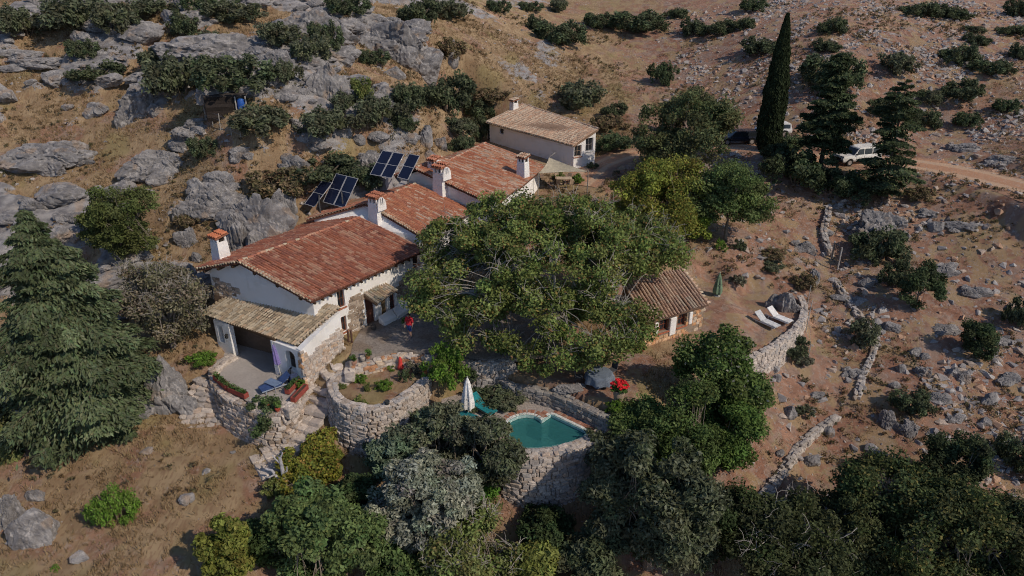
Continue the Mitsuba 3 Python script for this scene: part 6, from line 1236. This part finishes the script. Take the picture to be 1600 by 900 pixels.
# covered garden table with chairs around, and the geranium urn
k = thing('garden_table', 'round table under a blue-grey cloth on the terrace above the pool', 'table'); p = P(936, 598, -.9); r = rs('cloth'); n = 36; a = np.linspace(0, 2 * np.pi, n, endpoint=False)
rows = [np.c_[np.cos(a) * q * (1 + wv_ * np.cos(a * 7)), np.sin(a) * q * (1 + wv_ * np.cos(a * 7)), np.full(n, z_)] for q, z_, wv_ in ((.35, .76, 0), (.72, .755, 0), (.80, .73, .01), (.86, .55, .05), (.90, .32, .09), (.93, .2, .11))]
v = np.vstack(rows + [np.array([[0, 0, .765]])]); f = []
for i in range(5):
    for j in range(n): p0, p1 = i * n + j, i * n + (j + 1) % n; f += [(p0, p0 + n, p1 + n), (p0, p1 + n, p1)]
f += [(len(v) - 1, j, (j + 1) % n) for j in range(n)]
C(k, 'cloth', moved(trimesh.Trimesh(v, f, process=False), frame(p, (1, 0, 0))), 'mat_vc', (.15, .185, .24), smooth=50); C(k, 'pedestal', moved(lathe([(0, 0), (.3, 0), (.3, .04), (.06, .08), (.06, .72), (0, .72)]), frame(p, (1, 0, 0))), 'mat_vc', (.1, .1, .1))
for i, (dx, dy) in enumerate(((-1.25, .1), (.9, .85), (.1, 1.25))): chair(('dark chair left of the covered table', 'dark chair right of the covered table', 'dark chair behind the covered table')[i], p + np.array([dx, dy, 0]), math.atan2(-dy, -dx), (.07, .075, .09))
def pot(key, p, R, H, col, name='pot'):
    C(key, name, moved(lathe([(0, 0), (R * .62, 0), (R * .9, H * .4), (R, H * .7), (R * .82, H * .9), (R * .98, H * .94), (R * .98, H), (R * .8, H), (R * .78, H * .9), (0, H * .88)], 18), frame(p, (1, 0, 0))), 'mat_vc', col, smooth=40)
k = thing('flower_urn', 'stone urn overflowing with bright red geraniums', 'flower pot'); p = P(966, 628, -.9); pot(k, p, .34, .85, (.30, .24, .18), 'urn'); r = rs('geranium')
cent = p + np.array([0, 0, 1.1]) + unit(r, 26) * (.45, .45, .3) * r.uniform(.4, 1, (26, 1)); m_, c_ = joinl([clumps(cent, .2, 26, (.07, .12, .035), r, .11)]); put(part(k, 'leaves'), m_, 'mat_leaf', color=c_)
d_ = unit(r, 60); d_[:, 2] = np.abs(d_[:, 2]) * .9 - .12; fc = p + np.array([0, 0, 1.15]) + d_ * (.5, .5, .40); m_, c_ = joinl([clumps(fc[:44], .09, 20, (.55, .035, .045), r, .08, tint=.12, clump_tint=.12, aspect=1.2)]); put(part(k, 'flowers'), m_, 'mat_leaf', color=c_)
for px, py, z, R, H, col, pl, lab in [(1004, 548, -.9, .2, .36, (.36, .16, .10), None, 'clay pot left of the stone cottage'), (584, 515, 0, .2, .3, (.10, .09, .08), None, 'dark bowl on the doorstep'), (553, 570, -.35, .22, .34, (.34, .2, .15), 'g', 'clay pot at the head of the flagstone path'), (567, 563, -.1, .18, .3, (.4, .36, .32), None, 'pale pot on the courtyard edge'), (332, 582, -1.0, .24, .3, (.40, .33, .27), None, 'round stone pot on the low pale wall'),
                              (417, 636, -1.1, .17, .3, (.36, .08, .05), 'g', 'red pot with a shrub between the stone piers'), (434, 642, -1.1, .17, .3, (.38, .08, .05), 'g', 'red square-looking pot near the right stone pier'), (605, 632, -.72, .16, .26, (.04, .045, .05), None, 'black pot on the rim of the vegetable bed wall'), (664, 585, -.7, .15, .25, (.45, .17, .07), None, 'orange pot at the right end of the vegetable bed wall'), (575, 560, 0, .16, .28, (.4, .17, .09), 'g', 'potted herb beside the courtyard edge wall'), (633, 510, 0, .2, .32, (.42, .36, .3), 'g', 'flower pot beside the person in red')]:
    k = thing('plant_pot', lab, 'pot'); p = P(px, py, z); pot(k, p, R, H, col)
    if pl: m_, c_ = joinl([clumps(p + np.array([0, 0, H + .12]) + unit(rs(lab), 6) * .14, .16, 40, (.08, .13, .04), rs(lab), .08)]); put(part(k, 'plant'), m_, 'mat_leaf', color=c_)
# lantern on the porch pillar
k = thing('wall_lantern', 'black lantern on the left porch pillar', 'lantern'); p = W0 + WU * (s1 - .2) + WN * .16 + np.array([0, 0, 1.6]); C(k, 'body', moved(cbox((.16, .16, .26), .03), frame(p, WU)), 'mat_vc', (.03, .03, .03)); C(k, 'hood', moved(lathe([(0, .26), (.02, .22), (.14, .13), (0, .13)], 4), frame(p, WU)), 'mat_vc', (.03, .03, .03)); C(k, 'bracket', bar(p + (0, 0, .1), p + (0, 0, .1) - WN * .2, .03), 'mat_vc', (.03, .03, .03))
# shade sail with table and chairs
k = thing('shade_sail', 'beige triangular shade sail beside the far white house', 'shade sail')
sa_, sb_, sc2 = P(858, 246, 5.9), P(841, 271, 5.4), P(919, 268, 5.5); N = 16; idx = {}; v = []
for i in range(N + 1):
    for j in range(N + 1 - i):
        a, b = i / N, j / N; c = 1 - a - b; pull = 1 - .42 * 27 * a * b * c * 0 - .0; p = sa_ * c + sb_ * a + sc2 * b
        e = min(1, 4 * (a * b + b * c + a * c)); m = (sa_ + sb_ + sc2) / 3; ed = 4 * max(a * b * (1 - c) ** 2 * (c < .34), b * c * (1 - a) ** 2 * (a < .34), a * c * (1 - b) ** 2 * (b < .34)); p = p + (m - p) * .10 * ed - np.array([0, 0, .35]) * 27 * a * b * c * .6; idx[i, j] = len(v); v.append(p)
f = []
for i in range(N):
    for j in range(N - i):
        f.append((idx[i, j], idx[i + 1, j], idx[i, j + 1]))
        if j < N - i - 1: f.append((idx[i + 1, j], idx[i + 1, j + 1], idx[i, j + 1]))
v = np.array(v); f = np.array(f); nv = len(v); C(k, 'cloth', trimesh.Trimesh(np.vstack([v, v - (0, 0, .012)]), np.vstack([f, f[:, ::-1] + nv]), process=False), 'mat_vc', (.46, .41, .30), smooth=True)
for q in (sb_, sc2): C(k, 'post', tube(np.array([[q[0], q[1], gz(q[0], q[1]) - .3], q + (0, 0, .1)]), .05, 8), 'mat_vc', (.25, .23, .2))
for q in (sa_,): C(k, 'rope', tube(np.array([q, q + hn * -.8 + (0, 0, .35)]), .015, 5), 'mat_vc', (.5, .46, .38))
g = G(881, 290); k = thing('wooden_table', 'pale wooden table under the beige shade sail', 'table'); C(k, 'top', moved(cbox((1.5, .85, .06), .015, (0, 0, .74)), frame(g, (1, 0, 0))), 'mat_vc', (.46, .36, .26))
for x in (-.65, .65):
    for y in (-.34, .34): C(k, 'leg', moved(cbox((.07, .07, .72), .01, (x, y, .36)), frame(g, (1, 0, 0))), 'mat_vc', (.32, .23, .16))
for i, (dx, dy) in enumerate(((-.5, -.8), (.5, -.8), (-.5, .85), (.5, .85))): chair(f'wooden chair under the shade sail, {("near left", "near right", "far left", "far right")[i]} at the table', g + np.array([dx, dy, 0]), math.atan2(-dy, -dx), (.40, .30, .22))
# bleached dead tree by the path
k = thing('dead_tree', 'bleached bare forked tree stump at the foot of the path', 'tree'); b = G(447, 770); r = rs('dead')
H = top_for(b, 716); tp = b + np.array([-.05, .1, H])
def limb(p, r0): return tube(np.array(p), np.linspace(r0, r0 * .5, len(p)), 8)
C(k, 'trunk', limb([b - (0, 0, .3), b + (.02, 0, H * .3), b + (0, .05, H * .6), tp], .17), 'mat_vc', (.42, .42, .45)); a = b + np.array([0, 0, H * .28])
C(k, 'limb', limb([a, a + (-.35, 0, .3), a + (-.62, .1, .75), a + (-.95, .1, .85)], .11), 'mat_vc', (.42, .42, .45)); C(k, 'limb', limb([a + (-.5, .05, .5), a + (-.75, -.1, .42), a + (-.98, -.1, .48)], .06), 'mat_vc', (.45, .45, .47))
C(k, 'limb', limb([b + (0, .05, H * .8), b + (-.3, .1, H * .93), b + (-.45, .1, H * 1.06)], .06), 'mat_vc', (.42, .42, .45)); C(k, 'limb', limb([b + (0, 0, H * .5), b + (.25, 0, H * .62), b + (.3, 0, H * .74)], .07), 'mat_vc', (.42, .42, .45)); C(k, 'limb', limb([tp - (0, 0, .1), tp + (.16, 0, .2), tp + (.2, 0, .32)], .06), 'mat_vc', (.42, .42, .45))

# ---------------------------------------------------------------- cars
def car(label, pos, yaw, col, L=4.4, W=1.75, H=1.8, hood=1.0, van=False, name='parked_car'):
    k = thing(name, label, 'car'); M = np.eye(4); c, s = math.cos(yaw), math.sin(yaw); M[:3, 0] = (c, s, 0); M[:3, 1] = (-s, c, 0); M[:3, 3] = pos
    h = W / 2; bz, sh = .42, H * .56; wr = .36; wx = (L / 2 - .78, -L / 2 + .85)
    lower = hull([(x, y * q, z) for x, z, q in ((L / 2, .5, .86), (L / 2 + .02, sh * .8, .84), (L / 2 - .12, sh, .82), (L / 2 - hood, sh + .06, .96), (-L / 2 + .05, sh + .06, .94), (-L / 2, .55, .9), (-L / 2 + .1, bz, .9), (L / 2 - .15, bz, .86)) for y in (-h, h)] + [(x, y, z) for x in (L / 2 - .5, -L / 2 + .3) for y in (-h, h) for z in (.6, sh * .85)])
    fx = L / 2 - hood - (.02 if not van else -.35); rx = -L / 2 + .06
    cab = hull([(fx, y * .93, sh + .03) for y in (-h, h)] + [(fx - .62, y * .80, H - .04) for y in (-h, h)] + [(fx - .85, y * .78, H) for y in (-h, h)] + [(rx + .35, y * .78, H) for y in (-h, h)] + [(rx + .16, y * .80, H - .06) for y in (-h, h)] + [(rx, y * .93, sh + .03) for y in (-h, h)])
    body = mf(lower) + mf(cab)
    for x in wx:
        cy = trimesh.creation.cylinder(wr + .07, W + .4, sections=24); cy.apply_transform(trimesh.transformations.rotation_matrix(math.pi / 2, (1, 0, 0))); cy.apply_translation((x, 0, wr)); inner = trimesh.creation.box((2, W - .5, 2)); inner.apply_translation((x, 0, wr)); body = body - (mf(cy) - mf(inner))
    C(k, 'body', moved(tm(body), M), 'mat_gloss', col, smooth=25)
    def plate(pts, n_, th=.012): n_ = np.asarray(n_, float); n_ = n_ / np.linalg.norm(n_); return hull([np.asarray(p) + n_ * t for p in pts for t in (-.02, th)])
    z0, z1 = sh + .10, H - .14; t0, t1 = (z0 - sh - .03) / (H - .04 - sh - .03), (z1 - sh - .03) / (H - .04 - sh - .03)
    def wsx(t): return fx - .62 * t
    C(k, 'windscreen', moved(plate([(wsx(t) , y * (.93 - .13 * t) * .9, z) for t, z in ((t0, z0), (t1, z1)) for y in (-h, h)], (.9, 0, .62)), M), 'mat_glass')
    C(k, 'rear_window', moved(plate([(rx + .16 * t, y * (.93 - .13 * t) * .86, z) for t, z in ((t0, z0), (t1, z1)) for y in (-h, h)], (-1, 0, .2)), M), 'mat_glass')
    for y in (-1, 1):
        a0, a1 = fx - .22, rx + .22; cuts = [(a0, a0 - .95), (a0 - 1.03, a0 - 1.95), (a0 - 2.03, a1)] if a0 - a1 > 2.6 else [(a0, a0 - .95), (a0 - 1.03, a1)]
        for i, (p_, q_) in enumerate(cuts): C(k, 'side_window', moved(plate([(x - (.4 * t if (i == 0 and x == p_) else 0), y * h * (.93 - .13 * t), z) for t, z in ((t0, z0), (t1, z1)) for x in (p_, q_)], (0, y, .25)), M), 'mat_glass')
        C(k, 'headlight', moved(cbox((.08, .26, .17), .02, (L / 2 - .01, y * h * .62, sh * .72)), M), 'mat_gloss', (.7, .72, .72)); C(k, 'tail_light', moved(cbox((.06, .12, .3), .015, (-L / 2 + .02, y * h * .82, sh * .8)), M), 'mat_gloss', (.4, .02, .02))
        C(k, 'mirror', moved(cbox((.09, .2, .14), .02, (fx - .25, y * (h + .04), sh + .16)), M), 'mat_vc', (.04, .04, .04))
        for x in (a0 - .05, a0 - .99): C(k, 'door_line', moved(box((x - .008, y * h * .985 - .012, .6), (x + .008, y * h * .985 + .02, sh - .02)), M), 'mat_vc', (.05, .05, .05))
        for x in wx:
            wk = part(k, 'wheel'); cy = trimesh.creation.cylinder(wr, .24, sections=28); R_ = trimesh.transformations.rotation_matrix(math.pi / 2, (1, 0, 0)); cy.apply_transform(R_); cy.apply_translation((x, y * (h - .14), wr)); put(wk, moved(cy, M), 'mat_vc', color=(.025, .025, .025))
            cy = trimesh.creation.cylinder(wr * .58, .26, sections=18); cy.apply_transform(R_); cy.apply_translation((x, y * (h - .14), wr)); put(part(wk, 'rim'), moved(cy, M), 'mat_vc', color=(.34, .30, .28))
    C(k, 'grille', moved(cbox((.05, W * .5, .2), .02, (L / 2 + .005, 0, sh * .72)), M), 'mat_vc', (.03, .03, .03)); C(k, 'bumper', moved(cbox((.16, W * .95, .2), .04, (L / 2 + .05, 0, .52)), M), 'mat_vc', (.05, .05, .055)); C(k, 'bumper', moved(cbox((.16, W * .92, .2), .04, (-L / 2 - .03, 0, .55)), M), 'mat_vc', (.05, .05, .055))
def road_at(px, py, z=4.45):
    p = P(px, py, z); return np.array([p[0], p[1], gz(p[0], p[1]) + .03])
p = road_at(1337, 255); car('dusty white off-road car half hidden by the layered pine', p, math.pi + .30, (.74, .73, .70), L=4.6, H=1.75, hood=1.15)
p = road_at(1151, 224, 4.55); car('dark blue car in the shade left of the slim cypress', p, math.pi + .1, (.015, .02, .035), H=1.5)
p = road_at(1205, 222, 4.55); car('white car mostly hidden behind the slim cypress', p, math.pi + .05, (.72, .72, .72), L=3.7, H=1.5)

# ---------------------------------------------------------------- the person in red
def chain(pts, rad):
    out = []
    for (a, ra), (b_, rb2) in zip(list(zip(pts, rad))[:-1], list(zip(pts, rad))[1:]):
        s1_, s2_ = trimesh.creation.icosphere(2, ra), trimesh.creation.icosphere(2, rb2); out.append(mf(hull(np.vstack([s1_.vertices + a, s2_.vertices + b_]))))
    return out
k = thing('person', 'person in a red top and blue shorts standing by the white bench', 'person'); pp = P(641, 526, .02); yaw = -1.9; M = np.eye(4); c, s = math.cos(yaw), math.sin(yaw); M[:3, 0] = (c, s, 0); M[:3, 1] = (-s, c, 0); M[:3, 3] = pp
A = np.array; J = []
J += chain([A((0, 0, .98)), A((0, 0, 1.15)), A((.02, 0, 1.38))], [.15, .135, .15]); J += chain([A((0, -.10, 1.36)), A((0, .10, 1.36))], [.13, .13]); J += chain([A((0, -.08, .95)), A((0, .08, .95))], [.15, .15]); J += chain([A((.01, 0, 1.42)), A((.02, 0, 1.53))], [.06, .055])
for y in (-1, 1):
    f_ = .10 * y; J += chain([A((0, .095 * y, .92)), A((.03 + f_, .10 * y, .50)), A((-.01 + f_, .10 * y, .10))], [.095, .062, .042]); J += chain([A((-.03 + f_, .10 * y, .045)), A((.09 + f_, .11 * y, .035)), A((.17 + f_, .12 * y, .028))], [.045, .04, .028])
    el = A((.02, .27 * y, 1.10)); wr_ = A((.14, .27 * y, .90)); J += chain([A((0, .19 * y, 1.39)), el, wr_], [.062, .045, .03])
    pm = wr_ + A((.035, 0, -.075)); J += chain([wr_, pm], [.028, .032])
    for q in range(4): b0 = pm + A((-.03 + .02 * q, 0, -.01)); l = (.06, .075, .07, .05)[q]; J += chain([b0, b0 + A((.012, -.006 * y, -l * .6)), b0 + A((.02, -.02 * y, -l))], [.009, .008, .007])
    b0 = wr_ + A((.035, -.02 * y, -.03)); J += chain([b0, b0 + A((.03, -.015 * y, -.03)), b0 + A((.04, -.015 * y, -.06))], [.011, .009, .008])
hd = trimesh.creation.icosphere(3, 1.0); hv = hd.vertices * (.098, .076, .118); hv[:, 0] += np.where(hv[:, 2] < -.03, .012, 0); J.append(mf(trimesh.Trimesh(hv + A((.03, 0, 1.61)), hd.faces))); J += chain([A((.125, 0, 1.625)), A((.142, 0, 1.592))], [.012, .016]); J += chain([A((.11, -.022, 1.556)), A((.11, .022, 1.556))], [.010, .010])
for y in (-1, 1): J += chain([A((.03, .076 * y, 1.625)), A((.02, .082 * y, 1.595))], [.018, .012])
man = J[0]
for q in J[1:]: man = man + q
bm = tm(man.refine_to_length(.022)); trimesh.smoothing.filter_taubin(bm, iterations=8); put(part(k, 'body'), moved(bm, M), 'mat_vc', smooth=True, color=(.50, .30, .22))
for y in (-1, 1):
    e = trimesh.creation.icosphere(2, .012); e.apply_translation((.117, .032 * y, 1.622)); C(k, 'eye', moved(e, M), 'mat_vc', (.05, .04, .035))
hm = trimesh.creation.icosphere(3, 1.0); v = hm.vertices * (.108, .088, .125) + A((.018, 0, 1.628)); hm = mf(trimesh.Trimesh(v, hm.faces)) - mf(box((.07, -.2, 1.4), (.3, .2, 1.665))) - mf(box((-.2, -.2, 1.3), (.3, .2, 1.54))); C(k, 'hair', moved(tm(hm), M), 'mat_vc', (.07, .045, .03), smooth=40)
def grow(js, g): 
    m = js[0]
    for q in js[1:]: m = m + q
    return m
sh_ = chain([A((0, 0, .93)), A((0, 0, 1.15)), A((.02, 0, 1.38))], [.172, .158, .17]) + chain([A((0, -.11, 1.37)), A((0, .11, 1.37))], [.148, .148]) + chain([A((0, -.09, .96)), A((0, .09, .96))], [.165, .165])
for y in (-1, 1): sh_ += chain([A((0, .19 * y, 1.39)), A((.015, .25 * y, 1.16))], [.085, .068])
sm = tm((grow(sh_, 0) - mf(box((-1, -1, 0), (1, 1, .88)))).refine_to_length(.03)); trimesh.smoothing.filter_taubin(sm, iterations=6); C(k, 'top', moved(sm, M), 'mat_vc', (.45, .03, .045), smooth=True)
so = chain([A((0, -.085, .93)), A((0, .085, .93))], [.166, .166])
for y in (-1, 1): so += chain([A((0, .095 * y, .92)), A((.03 + .08 * y, .10 * y, .56))], [.118, .10])
sm = tm((grow(so, 0) - mf(box((-1, -1, .965), (1, 1, 2)))).refine_to_length(.03)); C(k, 'shorts', moved(sm, M), 'mat_vc', (.05, .09, .26), smooth=True)
for y in (-1, 1): C(k, 'shoe', moved(hull([(x + .10 * y, .10 * y + q * w, z) for x, w, z in ((-.09, .045, 0), (.2, .05, 0), (-.08, .04, .07), (.06, .045, .085), (.19, .04, .04)) for q in (-1, 1)]), M), 'mat_vc', (.2, .2, .24))
